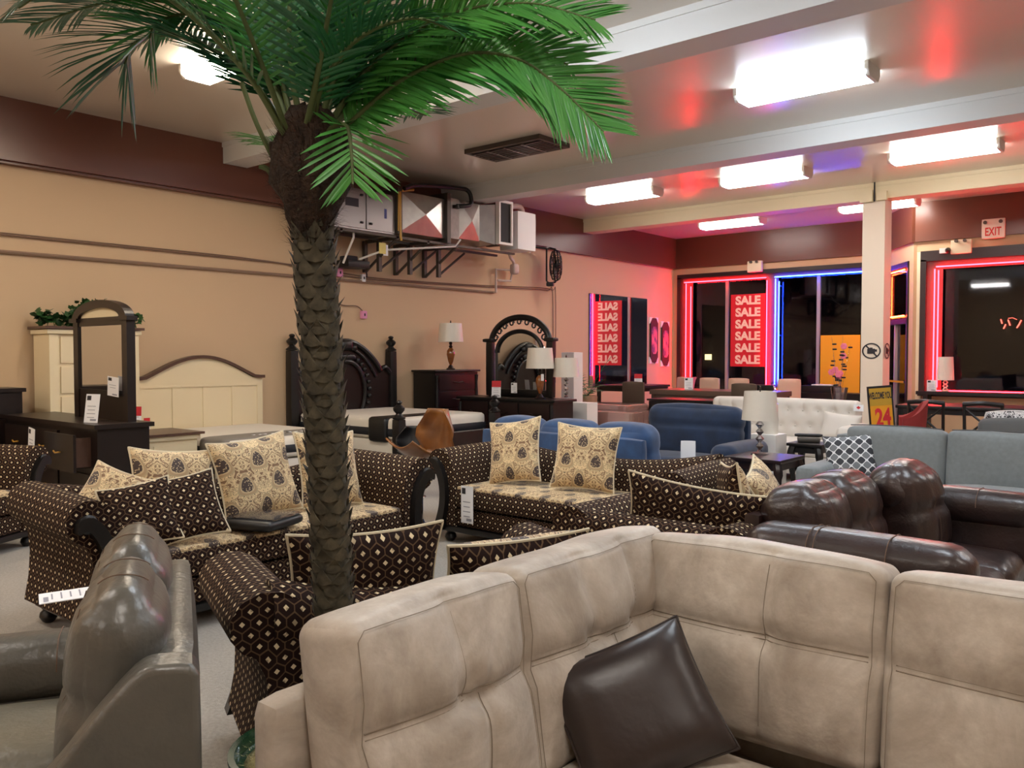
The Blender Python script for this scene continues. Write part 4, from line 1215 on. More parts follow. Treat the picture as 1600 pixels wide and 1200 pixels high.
one(MB().rbox((0, 0, .09), (.13, .01, .22), .02, 4), 'blank_tag', M_paper, 'blank white tag standing on the blue sofa arm', 'tag', (-3.62, 6.75, .59), (0, 0, math.radians(30)))

# ================================================================ carved rolled-arm seating
def carved(name, label, cat, loc, rz, W, group=None, scoop=.10, D=.95, zs=1.0, arm_s=1.0):
    """origin floor centre, front is -y"""
    t = thing(name, label, cat, loc, rz, group)
    ai = W / 2 - .27
    A_S = arm_s
    AP = [(0, .14), (0, .60), (.015, .69), (.06, .765), (.12, .80), (.19, .805), (.25, .775), (.285, .72), (.285, .65), (.25, .60), (.205, .575), (.175, .52), (.165, .42), (.175, .28), (.20, .14)]
    AP = [(a, .14 + (b - .14) * A_S) for a, b in AP]
    for sd in (-1, 1):
        poly = [(sd * (ai + a), b) for a, b in AP]
        def fn(x, y, z, sd=sd):
            # arms sweep down slightly and out towards the front
            k = (D / 2 - y) / D
            return (x + sd * .03 * k * max(0, z - .3) / .5, y, z + (.02 * (1 - k) if z > .5 else 0))
        mb = MB(); mb.prism(poly, 'y', -D / 2 + .03, D / 2 - .06, seg=6, fn=fn)
        a_ = mb.build('arm', M_dots, t, angle=50)
        # carved black front panel following the scroll
        SP = [(.165, .14), (.115, .30), (.105, .44), (.125, .55), (.165, .63), (.20, .66), (.235, .645), (.245, .68), (.225, .72), (.17, .725), (.115, .68), (.07, .60), (.045, .50), (.04, .36), (.065, .22), (.09, .10)]
        SP = [(sd * (ai + a + .03), .14 + (b - .14) * A_S) for a, b in SP] + [(sd * (ai + .21), .10)]
        SP = SP[-1:] + SP[:-1]
        SP = [(q.x, q.y) for q in bez([(a, b, 0) for a, b in SP], 60)]
        mb = MB(); mb.prism(SP, 'y', -D / 2 - .02, -D / 2 + .06)
        mb.lathe([(0, 0), (.045, 0), (.05, .02), (.03, .03), (0, .035)], 16, T=TR(sd * (ai + .215), -D / 2 + .02, .14 + .55 * A_S, PI / 2))
        mb.build('arm_front_panel', M_blackwood, t, angle=30)
    BP = [(a + (D - .95) / 2, b) for a, b in [(.16, .14), (.19, .60), (.215, .66), (.27, .70), (.33, .715), (.39, .705), (.435, .665), (.44, .61), (.41, .56), (.385, .50), (.38, .14)]]
    def fb(x, y, z):
        k = min(1, abs(x) / (W / 2 - .15))
        return (x, y + .0, z + (scoop * k ** 2.5 * (z - .4) / .3 if z > .4 else 0))
    mb = MB(); mb.prism(BP, 'x', -W / 2 + .12, W / 2 - .12, seg=16, fn=fb)
    mb.build('back', M_dots, t, angle=50)
    MB().rbox((0, -.10, .38), (2 * ai - .01, .72, .16), .03, (16, 8, 4), (0, .01, .005)).build('seat_cushion', M_dots, t)
    MB().rbox((0, -.10, .459), (2 * ai - .03, .69, .04), .018, (16, 8, 3), (0, 0, .012)).build('seat_top', M_damask, t)
    MB().rbox((0, -.03, .215), (2 * ai + .02, .80, .15), .02, (12, 6, 4)).build('front_rail', M_dots, t)
    MB().rbox((0, -.02, .115), (2 * ai + .30, .86, .05), .012, (6, 6, 2)).build('base_moulding', M_blackwood, t)
    for sx in (-1, 1):
        for y in (-D / 2 + .08, D / 2 - .14):
            MB().lathe([(.02, 0), (.035, .01), (.05, .035), (.045, .06), (.03, .075), (.04, .09), (.045, .12)], 14, c=(sx * (ai + .10), y, 0)).build('bun_foot', M_blackwood, t)
    t.scale = (1, 1, zs)
    return t
carved('rolled_arm_sofa', 'brown patterned rolled arm sofa at left with damask pillows', 'sofa', (-4.86, 3.08, 0), R90, 2.50)
carved('rolled_arm_sofa', 'brown patterned rolled arm sofa in the centre with hanging price tag and two pillows', 'sofa', (-3.90, 5.45, 0), 0, 2.36, arm_s=.94)
carved('rolled_arm_armchair', 'brown patterned armchair turned away behind the palm trunk with two dark pillows', 'armchair', (-2.43, 2.32, 0), math.radians(-114), 1.50, scoop=.08, arm_s=.93, D=.84)
carved('rolled_arm_armchair', 'brown patterned armchair turned away beside the brown leather sofa', 'armchair', (-2.24, 4.12, 0), PI, 1.12, scoop=.0, arm_s=.86)
carved('rolled_arm_armchair', 'brown patterned armchair cut off by the left frame edge', 'armchair', (-7.55, 2.15, 0), math.radians(120), 1.15)
DP = [M_damask, M_dots]; PD = [M_dots, M_damask]
def deg(a): return math.radians(a)
# pillows on the left sofa (facing +X)
pillow('damask_pillow', 'tan damask pillow leaning on left arm of left sofa, leftmost', (-4.86, 2.12, .60), (.6, .45, deg(60)), .34, .36, .15, DP, group='damask pillows')
pillow('damask_pillow', 'tan damask pillow behind the two dark patterned pillows of left sofa', (-4.80, 2.58, .50), (.30, .10, deg(84)), .54, .50, .16, DP, group='damask pillows')
pillow('damask_pillow', 'tan damask pillow in the middle of left sofa beside the folded black case', (-4.72, 3.15, .50), (.30, -.08, deg(90)), .58, .54, .17, DP, group='damask pillows')
pillow('damask_pillow', 'tan damask pillow at right end of left sofa, partly behind the palm trunk', (-4.72, 3.69, .50), (.28, .05, deg(88)), .50, .53, .16, DP, group='damask pillows')
pillow('patterned_pillow', 'dark ogee patterned pillow at left end of left sofa, nearer the arm', (-4.50, 2.25, .50), (.50, -.18, deg(66)), .38, .38, .13, PD, group='dark patterned pillows')
pillow('patterned_pillow', 'dark ogee patterned pillow at left of left sofa, second from the arm', (-4.46, 2.50, .50), (.50, -.14, deg(74)), .42, .40, .13, PD, group='dark patterned pillows')
# pillows on the centre sofa (facing -Y)
pillow('damask_pillow', 'tan damask pillow tilted against the left arm of the centre sofa', (-4.42, 5.30, .50), (.30, -.16, deg(10)), .48, .54, .17, DP, group='damask pillows')
pillow('damask_pillow', 'tan damask pillow upright in the middle of the centre sofa', (-3.78, 5.34, .50), (.26, .05, deg(18)), .52, .52, .17, DP, group='damask pillows')
# pillows on the armchairs turned away
pillow('patterned_pillow', 'large dark pillow with cream piping directly behind the palm trunk', (-2.43, 2.03, .46), (.16, .0, deg(-114)), .58, .47, .16, DP, group='dark patterned pillows')
pillow('patterned_pillow', 'low dark pillow with tan top edge on the armchair right of the palm trunk', (-2.22, 2.58, .50), (.50, .02, deg(-114)), .60, .40, .17, DP, group='dark patterned pillows')
pillow('patterned_pillow', 'long dark pillow with cream piping against the armchair back near the brown leather sofa', (-2.13, 3.98, .46), (.22, -.14, deg(196)), .72, .45, .15, DP, group='dark patterned pillows')
pillow('damask_pillow', 'tan damask pillow seen edge-on standing beside the brown leather sofa', (-1.93, 4.22, .50), (.15, .12, deg(128)), .42, .48, .14, DP, group='damask pillows')
pillow('damask_pillow', 'small tan damask pillow with upturned corner just above the brown leather headrest', (-1.84, 4.62, .55), (.5, -.25, deg(100)), .42, .44, .14, DP, group='damask pillows')
# things lying on and hanging from them
o = thing('folded_black_case', 'flat black case wrapped in clear plastic lying on left sofa', 'case', (-4.50, 2.98, .50), deg(20))
MB().rbox((0, 0, .03), (.36, .36, .06), .03, (10, 10, 4)).build('case', M_blackp, o)
MB().rbox((0, .02, .067), (.34, .30, .012), .006, (8, 8, 2), (0, 0, .01)).build('plastic_cover', M_clear, o)
c = card('price_card', 'white hanging price tag on front of the centre patterned sofa', (-4.62, 4.945, .20), (0, 0, 0), .13, .30)

# ================================================================ lamps
def lamp(name, label, loc, kind='vase', h=.62, sr=.165, sh=.24, m=M_amber, group='table lamps', sq=False):
    t = thing(name, label, 'lamp', loc, 0, group)
    z0 = h - sh
    if kind == 'vase':
        mb = MB(); mb.lathe([(.075, 0), (.075, .02), (.05, .03), (.035, .06), (.02, .08)], 20); mb.lathe([(.02, z0 - .10), (.035, z0 - .08), (.018, z0 - .05), (.03, z0 - .02), (.012, z0 + .03)], 16); mb.build('base', M_bronze, t)
        MB().lathe([(.02, .08), (.045, .14), (.07, z0 * .55), (.065, z0 * .68), (.03, z0 - .10)], 20).build('body', m, t)
    elif kind == 'crystal':
        MB().lathe([(.09, 0), (.09, .015), (.03, .025), (.02, .05)], 4, T=TR(rz=PI / 4)).build('base', M_clear, t, smooth=False)
        mb = MB()
        for k in range(4):
            z = .05 + k * (z0 - .06) / 4; d = (z0 - .06) / 4
            mb.lathe([(.012, z), (.042, z + d / 2), (.012, z + d)], 6, T=TR(rz=k * .5))
        mb.build('body', M_chrome, t, smooth=False)
    else:
        mb = MB(); mb.lathe([(.06, 0), (.06, .015), (.02, .03)], 16)
        for k in range(2):
            mb.tube([(.035 * math.cos(a + k * PI), .02 * math.sin(a + k * PI), .03 + a / 9 * (z0 - .02)) for a in np.linspace(0, 9, 24)], .012, 6)
        mb.build('base', M_shade, t)
    mb = MB(); n = 36; V = []; r1, r2 = sr * .86, sr
    for k in range(n):
        a = 2 * PI * k / n
        for (r_, z) in ((r2, z0), (r1, h), (r1 - .004, h), (r2 - .004, z0)): V.append((r_ * math.cos(a), r_ * math.sin(a), z))
    F = [(4 * k + q, 4 * ((k + 1) % n) + q, 4 * ((k + 1) % n) + (q + 1) % 4, 4 * k + (q + 1) % 4) for k in range(n) for q in range(4)]
    mb.add(V, F); mb.build('shade', M_shade, t, angle=60)
    mb = MB(); mb.tube([(0, 0, z0 - .02), (0, 0, h + .01)], .006, 6); mb.lathe([(0, 0), (.012, .005), (.014, .015), (.006, .03), (.01, .038), (0, .045)], 10, c=(0, 0, h + .005))
    mb.build('finial', M_bronze, t)
    return t

# ================================================================ bedroom row along the left wall
def bx(t, name, m, *a, smooth=False, r=0):
    x0, x1, y0, y1, z0, z1 = a
    if r: return MB().rbox(((x0 + x1) / 2, (y0 + y1) / 2, (z0 + z1) / 2), (x1 - x0, y1 - y0, z1 - z0), r, 4).build(name, m, t)
    return MB().box(*a).build(name, m, t, smooth=smooth)
# white tall chest: front +x
t = thing('tall_chest', 'tall cream chest of drawers with dark top and trailing ivy above', 'chest of drawers', (-10.03, 4.34, 0))
bx(t, 'body', M_cream, -.22, .18, -.50, .50, .05, 1.78)
bx(t, 'cornice', M_cream, -.24, .23, -.53, .53, 1.78, 1.84, r=.015)
bx(t, 'top', M_topbrown, -.25, .25, -.55, .55, 1.84, 1.87)
for sy in (-1, 1): bx(t, 'corner_post', M_cream, .18, .205, sy * .45 - .05, sy * .45 + .05, .05, 1.78)
for k in range(5):
    d = bx(t, 'drawer', M_cream, .175, .20, -.38, .38, .12 + k * .335, .42 + k * .335, r=.008)
    for sy in (-.2, .2): MB().lathe([(0, 0), (.015, .0), (.02, .015), (0, .022)], 12, T=TR(.20, sy, .27 + k * .335, ry=PI / 2)).build('knob', M_bronze, d)
# ivy on top of it
o = thing('ivy_garland', 'green artificial ivy heaped on top of the tall cream chest', 'plant', (-10.05, 4.34, 1.87))
random.seed(3)
mb = MB(); st = MB()
for q in range(26):
    p = Vector((random.uniform(-.1, .12), -.50 + q * .04, .01)); 
    hh = .10 + .16 * math.exp(-((q - 15) / 5) ** 2) + random.uniform(0, .05)
    e = p + Vector((random.uniform(-.05, .08), random.uniform(-.12, .12), hh))
    st.tube([p, p.lerp(e, .5) + Vector((.02, 0, .02)), e], .004, 5)
    for j in range(13):
        c = p.lerp(e, random.uniform(.2, 1.1)) + Vector((random.uniform(-.06, .06), random.uniform(-.06, .06), random.uniform(-.02, .03)))
        if c.z < .02: c.z = .02
        R = Euler((random.uniform(-1, 1), random.uniform(-1, 1), random.uniform(0, 6))).to_matrix()
        s_ = random.uniform(.028, .046)
        V = [c + R @ Vector(v) * s_ for v in ((0, -1, 0), (.9, -.5, .1), (.6, .2, 0), (1.0, .8, .15), (0, 1.3, 0), (-1.0, .8, .15), (-.6, .2, 0), (-.9, -.5, .1))]
        mb.add([tuple(v) for v in V], [(0, 1, 2, 6, 7), (2, 3, 4, 5, 6)])
mb.build('leaves', M_ivy, o, angle=180); st.build('stems', M_petiole, o)
# black vanity dresser with mirror and an open drawer: front -y
t = thing('vanity_dresser', 'black espresso dresser with open drawer and arched mirror at far left', 'dresser', (-8.62, 3.55, 0))
bx(t, 'body', M_dwood, -1.02, 1.08, -.22, .25, .10, .90)
bx(t, 'top', M_dwood, -1.06, 1.12, -.26, .28, .90, .94)
for sx in (-1, 1):
    for sy in (-.18, .2): bx(t, 'foot', M_dwood, sx * .98 - .04, sx * .98 + .04, sy - .04, sy + .04, 0, .10)
for i in range(3):
    for j in range(2):
        op = .13 if (i, j) == (2, 1) else 0
        x0 = -.98 + i * .66
        d = bx(t, 'drawer', M_dwood, x0, x0 + .62, -.245 - op, -.22 - op, .16 + j * .36, .49 + j * .36)
        if op: bx(d, 'drawer_side', M_topbrown, x0 + .595, x0 + .61, -.22 - op, -.22, .20 + j * .36, .46 + j * .36); bx(d, 'drawer_box', M_dwood, x0 + .02, x0 + .59, -.22 - op, -.22, .19 + j * .36, .44 + j * .36)
        MB().tube([(x0 + .24, -.26 - op, .33 + j * .36), (x0 + .31, -.275 - op, .32 + j * .36), (x0 + .38, -.26 - op, .33 + j * .36)], .008, 6).build('handle', M_brass, d)
m_ = thing('dresser_mirror', 'arched dark framed mirror standing on the black espresso dresser', 'mirror', (-8.20, 3.68, .94))
hw = .56
mb = MB(); mb.box(-hw, -hw + .10, -.03, .05, 0, .93); mb.box(hw - .10, hw, -.03, .05, 0, .93); mb.box(-hw + .1, hw - .1, -.02, .04, 0, .28); mb.box(-hw + .1, hw - .1, -.02, .04, .89, .97); mb.box(-hw - .05, -hw + .12, -.05, .05, .93, .97); mb.box(hw - .12, hw + .05, -.05, .05, .93, .97)
arc = [(-hw * math.cos(a), .965 + .17 * math.sin(a)) for a in np.linspace(0.0, PI, 22)]; arc2 = [(-(hw - .13) * math.cos(a), .965 + .095 * math.sin(a)) for a in np.linspace(PI, 0.0, 22)]
for i in range(21):
    q = [arc[i], arc[i + 1], arc2[20 - i], arc2[21 - i]]
    mb.prism(q, 'y', -.04, .045)
mb.build('frame', M_dwood, m_, smooth=False)
MB().box(-hw + .1, hw - .1, -.012, -.006, .28, .89).build('glass', M_mirror, m_, smooth=False)
mb = MB(); mb.prism([(a, b - .0) for a, b in arc2], 'y', -.008, -.002); mb.build('arch_inset', M_cream, m_, smooth=False)
# cards on and at the dresser
def card2(*a, **k): return card(*a, **k)
card('price_card', 'white standing price card on the black dresser in front of its mirror', (-7.83, 3.40, .94), (-.15, 0, .35), .16, .26)
card('price_card', 'white paper taped to the lower panel of the arched mirror', (-7.86, 3.62, 1.17), (0, .06, .0), .22, .18, lines=2)
card('price_card', 'white price tag hanging over the open drawer of the black dresser', (-8.30, 3.07, .64), (0, .12, 0), .14, .25, lines=3)
card('price_card', 'red and white standing price card on the cream nightstand', (-9.15, 4.45, .715), (-.1, 0, .7), .13, .27, red=True)
# dark dresser at far left
t = thing('dark_chest', 'dark brown chest cut by left frame edge beside the tall cream chest', 'chest of drawers', (-10.02, 3.0, 0))
bx(t, 'body', M_dwood, -.24, .22, -.55, .55, .06, 1.16); bx(t, 'top', M_dwood, -.26, .25, -.58, .58, 1.16, 1.20)
for k in range(4):
    d = bx(t, 'drawer', M_dwood, .22, .235, -.50, .50, .10 + k * .265, .345 + k * .265)
    MB().tube([(.245, -.1, .23 + k * .265), (.255, 0, .22 + k * .265), (.245, .1, .23 + k * .265)], .008, 6).build('handle', M_chrome, d)
card('price_card', 'white tag on the upper drawer of the dark chest at left frame edge', (-9.79, 3.40, .98), (0, 0, R90), .12, .12, lines=2)
# cream nightstand: front +x, side -y
t = thing('nightstand', 'cream nightstand with dark brown top beside the white bed', 'nightstand', (-8.95, 4.62, 0))
bx(t, 'body', M_cream, -.33, .30, -.28, .28, .04, .66); bx(t, 'cornice', M_cream, -.35, .33, -.31, .31, .63, .685, r=.012); bx(t, 'top', M_topbrown, -.37, .36, -.34, .34, .685, .71)
bx(t, 'side_panel', M_cream, -.26, .23, -.295, -.28, .10, .56); bx(t, 'front_panel', M_cream, .30, .315, -.22, .22, .10, .58)
for k in range(2):
    MB().lathe([(0, 0), (.015, .0), (.02, .015), (0, .022)], 12, T=TR(.315, 0, .22 + k * .25, ry=PI / 2)).build('knob', M_bronze, t)
# white bed
t = thing('cream_bed', 'cream panel bed with arched dark-capped headboard and grey foot pad', 'bed', (-10.22, 5.84, 0))
n = 24; W2 = .90
def arch(y): 
    k = abs(y) / W2
    return 1.24 + .27 * math.cos(min(k / .86, 1) * PI / 2) ** 1.1
ys = np.linspace(-W2, W2, n + 1)
mb = MB()
for i in range(n):
    a, b = ys[i], ys[i + 1]
    mb.prism([(a, .1), (b, .1), (b, arch(b)), (a, arch(a))], 'x', 0, .06)
mb.build('headboard', M_cream, t, smooth=False)
mb = MB()
for i in range(n):
    a, b = ys[i] * 1.02, ys[i + 1] * 1.02
    mb.prism([(a, arch(ys[i])), (b, arch(ys[i + 1])), (b, arch(ys[i + 1]) + .04), (a, arch(ys[i]) + .04)], 'x', -.02, .10)
mb.build('cap_rail', M_topbrown, t, smooth=False)
mb = MB(); mb.box(.06, .075, -.84, .84, 1.14, 1.17)
for y in (-.84, -.42, 0, .42): mb.box(.06, .072, y + (.0), y + .03, .4, 1.14)
mb.box(.06, .072, .81, .84, .4, 1.14); mb.build('panel_moulding', M_cream, t, smooth=False)
MB().rbox((1.08, 0, .50), (2.0, 1.66, .24), .06, (20, 16, 5), (0, 0, .01)).build('mattress', [M_mattress], t)
MB().rbox((1.08, 0, .485), (2.02, 1.68, .13), .05, (12, 10, 4)).build('mattress_border', M_navy, t)
MB().rbox((1.05, 0, .27), (1.98, 1.64, .20), .03, (6, 6, 3)).build('box_spring', M_mattress, t)
fp = MB().rbox((1.74, -.02, .54), (.52, 1.74, .20), .07, (10, 18, 5), (0, 0, .005)).build('foot_pad', M_footpad, t)
mb = MB()
for q, (y, l) in enumerate(((-.42, .05), (-.34, .03), (-.27, .06), (-.16, .04), (-.04, .08), (.07, .08), (.15, .03), (.24, .07), (.34, .05))):
    mb.box(1.84 - l / 2, 1.84 + l / 2, y, y + .018, .646, .650); mb.box(1.84 - l / 2, 1.84 - l / 2 + .014, y, y + .05, .646, .650)
mb.build('pad_print', M_paper, fp, smooth=False)
for sx in (.2, 1.98):
    for sy in (-.75, .75): bx(t, 'leg', M_blackp, sx - .03, sx + .03, sy - .03, sy + .03, 0, .17)
card('price_card', 'small red and white label at the headboard side of the cream bed', (-10.10, 5.06, .62), (0, 0, R90), .08, .16, red=True)
# dark carved bed
t = thing('carved_bed', 'dark carved four post bed with arched headboard and white mattress', 'bed', (-10.22, 8.20, 0))
def postmb(x, y, zt, s=1):
    mb = MB(); mb.rbox((x, y, zt * .5 - .12), (.14 * s, .14 * s, zt - .24), .02, (3, 3, 8))
    mb.lathe([(.085 * s, zt - .24), (.09 * s, zt - .22), (.05 * s, zt - .19), (.04 * s, zt - .17), (.075 * s, zt - .13), (.08 * s, zt - .10), (.05 * s, zt - .07), (.03 * s, zt - .055), (.045 * s, zt - .03), (.035 * s, zt - .01), (0, zt)], 18, c=(x, y, 0))
    return mb
for sy in (-1, 1):
    p = postmb(.02, sy * .94, 1.86); p.build('headboard_post', M_cherry if False else M_blackwood, t)
def hb(y):
    k = abs(y) / .86
    return 1.30 + (.46 * math.cos(min(k / .80, 1) * PI / 2) ** .8 if k < .8 else 0) + (.06 * math.sin((k - .8) / .2 * PI) if k >= .8 else 0)
n = 36; ys = np.linspace(-.88, .88, n + 1)
mb = MB()
for i in range(n): mb.prism([(ys[i], .2), (ys[i + 1], .2), (ys[i + 1], hb(ys[i + 1])), (ys[i], hb(ys[i]))], 'x', -.02, .04)
mb.build('headboard', M_cherry, t, smooth=False)
mb = MB(); mb.tube([(.05, y, hb(y)) for y in ys], .045, 8); mb.tube([(.06, y * .86, hb(y) - .10) for y in ys[4:-4]], .022, 8)
mb.build('crown_moulding', M_blackwood, t)
mb = MB(); ov = [(.07, .36 * math.sin(a), 1.00 + (.46 if math.cos(a) > 0 else .5) * math.cos(a)) for a in np.linspace(-PI * .75, PI * .75, 30)]
mb.tube(ov, .03, 8)
for q in range(26):
    a = -PI * .8 + q * PI * 1.6 / 25; mb.rbox((.08, .44 * math.sin(a), 1.0 + .54 * math.cos(a)), (.06, .07, .07), .03, 4, T=None)
mb.rbox((.07, 0, 1.70), (.10, .22, .16), .06, 6); mb.rbox((.07, -.14, 1.66), (.08, .12, .10), .04, 6); mb.rbox((.07, .14, 1.66), (.08, .12, .10), .04, 6); mb.rbox((.08, 0, 1.52), (.06, .3, .09), .03, 6)
mb.build('carving', M_blackwood, t)
MB().rbox((1.10, 0, .59), (2.05, 1.74, .28), .06, (20, 16, 6), (0, 0, .012)).build('mattress', M_mattress, t)
MB().rbox((1.10, 0, .55), (2.07, 1.76, .14), .05, (12, 10, 4)).build('mattress_border', M_navy, t)
MB().rbox((1.10, 0, .33), (2.03, 1.72, .24), .03, (6, 6, 3)).build('box_spring', M_mattress, t)
MB().rbox((1.80, -.30, .58), (.36, 1.24, .33), .05, (8, 12, 5)).build('black_drape', M_blackp, t)
for sy in (-1, 1): postmb(2.24, sy * .92, .98, .95).build('footboard_post', M_blackwood, t)
MB().rbox((2.22, 0, .30), (.07, 1.74, .40), .02, (3, 10, 4)).build('footboard', M_cherry, t)
# dark chest with lamp
t = thing('carved_chest', 'black carved chest of drawers against left wall carrying an amber lamp', 'chest of drawers', (-10.0, 10.20, 0))
bx(t, 'body', M_blackwood, -.25, .25, -.52, .50, .06, 1.27); bx(t, 'top', M_blackwood, -.27, .29, -.56, .54, 1.27, 1.31, r=.012)
for k in range(4):
    d = bx(t, 'drawer', M_cherry, .25, .27, -.44, .42, .14 + k * .28, .39 + k * .28, r=.006)
    MB().tube([(.275, -.12, .27 + k * .28), (.29, 0, .255 + k * .28), (.275, .12, .27 + k * .28)], .009, 6).build('handle', M_bronze, d)
for y in (-.48, .46): MB().lathe([(.03, .1), (.035, .2), (.022, .5), (.035, .8), (.022, 1.1), (.035, 1.22)], 10, c=(.26, y, 0)).build('corner_column', M_blackwood, t)
lamp('table_lamp', 'amber glass lamp with plastic wrapped shade on the black carved chest', (-9.85, 10.15, 1.31), 'vase', .77, .215, .31)
# dresser and carved mirror facing the camera
t = thing('carved_dresser', 'black carved dresser holding the arched mirror and price card', 'dresser', (-8.52, 10.22, 0))
bx(t, 'body', M_blackwood, -.95, .95, -.25, .25, .08, .84); bx(t, 'plinth', M_blackwood, -.9, .9, -.2, .22, 0, .08); bx(t, 'top', M_blackwood, -1.0, 1.0, -.29, .29, .84, .89, r=.015)
for i in range(3):
    for j in range(2):
        x0 = -.90 + i * .61; d = bx(t, 'drawer', M_cherry, x0, x0 + .57, -.27, -.25, .14 + j * .36, .46 + j * .36, r=.006)
        MB().tube([(x0 + .2, -.28, .31 + j * .36), (x0 + .285, -.30, .29 + j * .36), (x0 + .37, -.28, .31 + j * .36)], .009, 6).build('handle', M_bronze, d)
for x in (-.93, .93): MB().lathe([(.03, .1), (.035, .2), (.022, .4), (.035, .6), (.03, .8)], 10, c=(x, -.26, 0)).build('corner_column', M_blackwood, t)
m_ = thing('carved_mirror', 'ornate black arched mirror with pierced crest on the carved dresser', 'mirror', (-8.55, 10.38, .89))
hw = .60
mb = MB()
for sx in (-1, 1):
    mb.rbox((sx * (hw + .02), 0, .44), (.13, .10, .88), .02, (3, 3, 8)); mb.rbox((sx * (hw + .03), -.01, .90), (.20, .14, .06), .02, 4)
mb.rbox((0, 0, .06), (2 * hw, .08, .12), .02, (8, 3, 3))
mb.tube([(hw * 1.0 * math.cos(a), 0, .84 + .42 * math.sin(a)) for a in np.linspace(PI * .97, PI * .03, 30)], .05, 10)
mb.tube([(.47 * math.cos(a), -.01, .70 + .34 * math.sin(a)) for a in np.linspace(PI, 0, 26)], .035, 8)
mb.build('frame', M_blackwood, m_)
mb = MB()
for k in range(9):
    a = PI * (.12 + .76 * k / 8); c = (.53 * math.cos(a), .79 + .40 * math.sin(a))
    s_ = .05
    mb.tube([(c[0] + s_ * math.cos(b) * (1 - b / 14), -.01, c[1] + s_ * math.sin(b) * (1 - b / 14)) for b in np.linspace(0, 7, 18)], .013, 6)
mb.build('pierced_scrolls', M_blackwood, m_)
mb = MB(); P = [(-.52, .1), (.52, .1), (.52, .70)] + [(.47 * math.cos(a) * 1.08, .70 + .34 * math.sin(a)) for a in np.linspace(0.02, PI - .02, 26)] + [(-.52, .70)]
mb.prism(P, 'y', .0, .006); mb.build('glass', M_mirror, m_, smooth=False)
lamp('table_lamp', 'amber lamp with wide shade in front of the carved mirror, white tag hanging', (-7.88, 10.05, .89), 'vase', .77, .215, .31)
lamp('table_lamp', 'lamp with crinkled plastic over its shade at right end of the dark dresser', (-7.62, 10.36, .89), 'crystal', .62, .20, .29)
card('price_card', 'red and white price card standing on the carved dresser', (-8.70, 9.98, .89), (-.1, 0, .4), .15, .26, red=True)
card('price_card', 'small white card at the mirror foot on the carved dresser', (-8.45, 10.12, .96), (0, 0, .3), .10, .16, lines=3)
o = one(MB().rbox((0, 0, 0), (.05, .01, .10), .02, 4), 'hanging_tag', M_paper, 'oval white tag hanging under the wide lamp shade', 'tag', (-7.72, 9.90, 1.22))
for (x, y, w_, d_, h_, lb) in ((-8.30, 11.45, .26, .26, 1.60, 'tall white pedestal behind the lamps, left of the potted plant'), (-9.75, 11.3, .10, .45, 1.72, 'narrow white panel standing left of the carved mirror'),
                               (-7.78, 11.05, .34, .30, .80, 'low white pedestal right of the carved dresser')):
    one(MB().rbox((0, 0, h_ / 2), (w_, d_, h_), .01, 4), 'pedestal' if w_ > .2 else 'display_board', M_white, lb, 'pedestal' if w_ > .2 else 'panel', (x, y, 0), smooth=True)
# low potted plant by the mirror wall
t = thing('potted_palm', 'small potted palm plant below the wall mirror', 'potted plant', (-9.3, 13.3, 0))
MB().lathe([(.13, 0), (.19, .5), (.21, .75), (.2, .78), (.17, .74), (0, .72)], 24).build('pot', mat('tan_pot', (170, 130, 100), .6), t)
random.seed(11)
mb = MB()
for q in range(14):
    a = q * 2.4; L = random.uniform(.35, .6); e = random.uniform(.5, 1.2)
    P = [Vector((0, 0, .72)) + Vector((math.cos(a) * s_ * L * .8, math.sin(a) * s_ * L * .8, s_ * L * e * 1.5 - s_ * s_ * .25)) for s_ in np.linspace(0, 1, 8)]
    mb.tube(P, .004, 4)
    for i in range(2, 8):
        for sg in (-1, 1):
            d = (P[i] - P[i - 1]).normalized(); sd = d.cross(UP).normalized() * sg
            c = P[i]; tip = c + (sd * .10 + d * .08 - UP * .03); wv = d * .012
            mb.add([tuple(c - wv), tuple(c + wv), tuple(tip)], [(0, 1, 2)])
mb.build('fronds', M_leafd, t, angle=180)
# plastic wrapped cartons
for (x, y, z, w_, d_, h_, lb) in ((-8.12, 12.35, 0, 1.10, .7, .60, 'large plastic wrapped carton under the flat wrapped one'), (-8.14, 12.37, .60, 1.06, .72, .11, 'flat plastic wrapped carton on top of the stack'),
                                  (-7.70, 11.78, 0, .95, .35, .62, 'nearest plastic wrapped carton in front of the stack')):
    o = thing('wrapped_carton', lb, 'carton', (x, y, z), 0, 'plastic wrapped cartons')
    MB().rbox((0, 0, h_ / 2), (w_, d_, h_), .012, 4).build('carton', M_cart, o)
    MB().rbox((0, 0, h_ / 2), (w_ + .012, d_ + .012, h_ + .012), .02, (14, 10, 6), (.004, .004, .004)).build('plastic_wrap', M_clear, o)

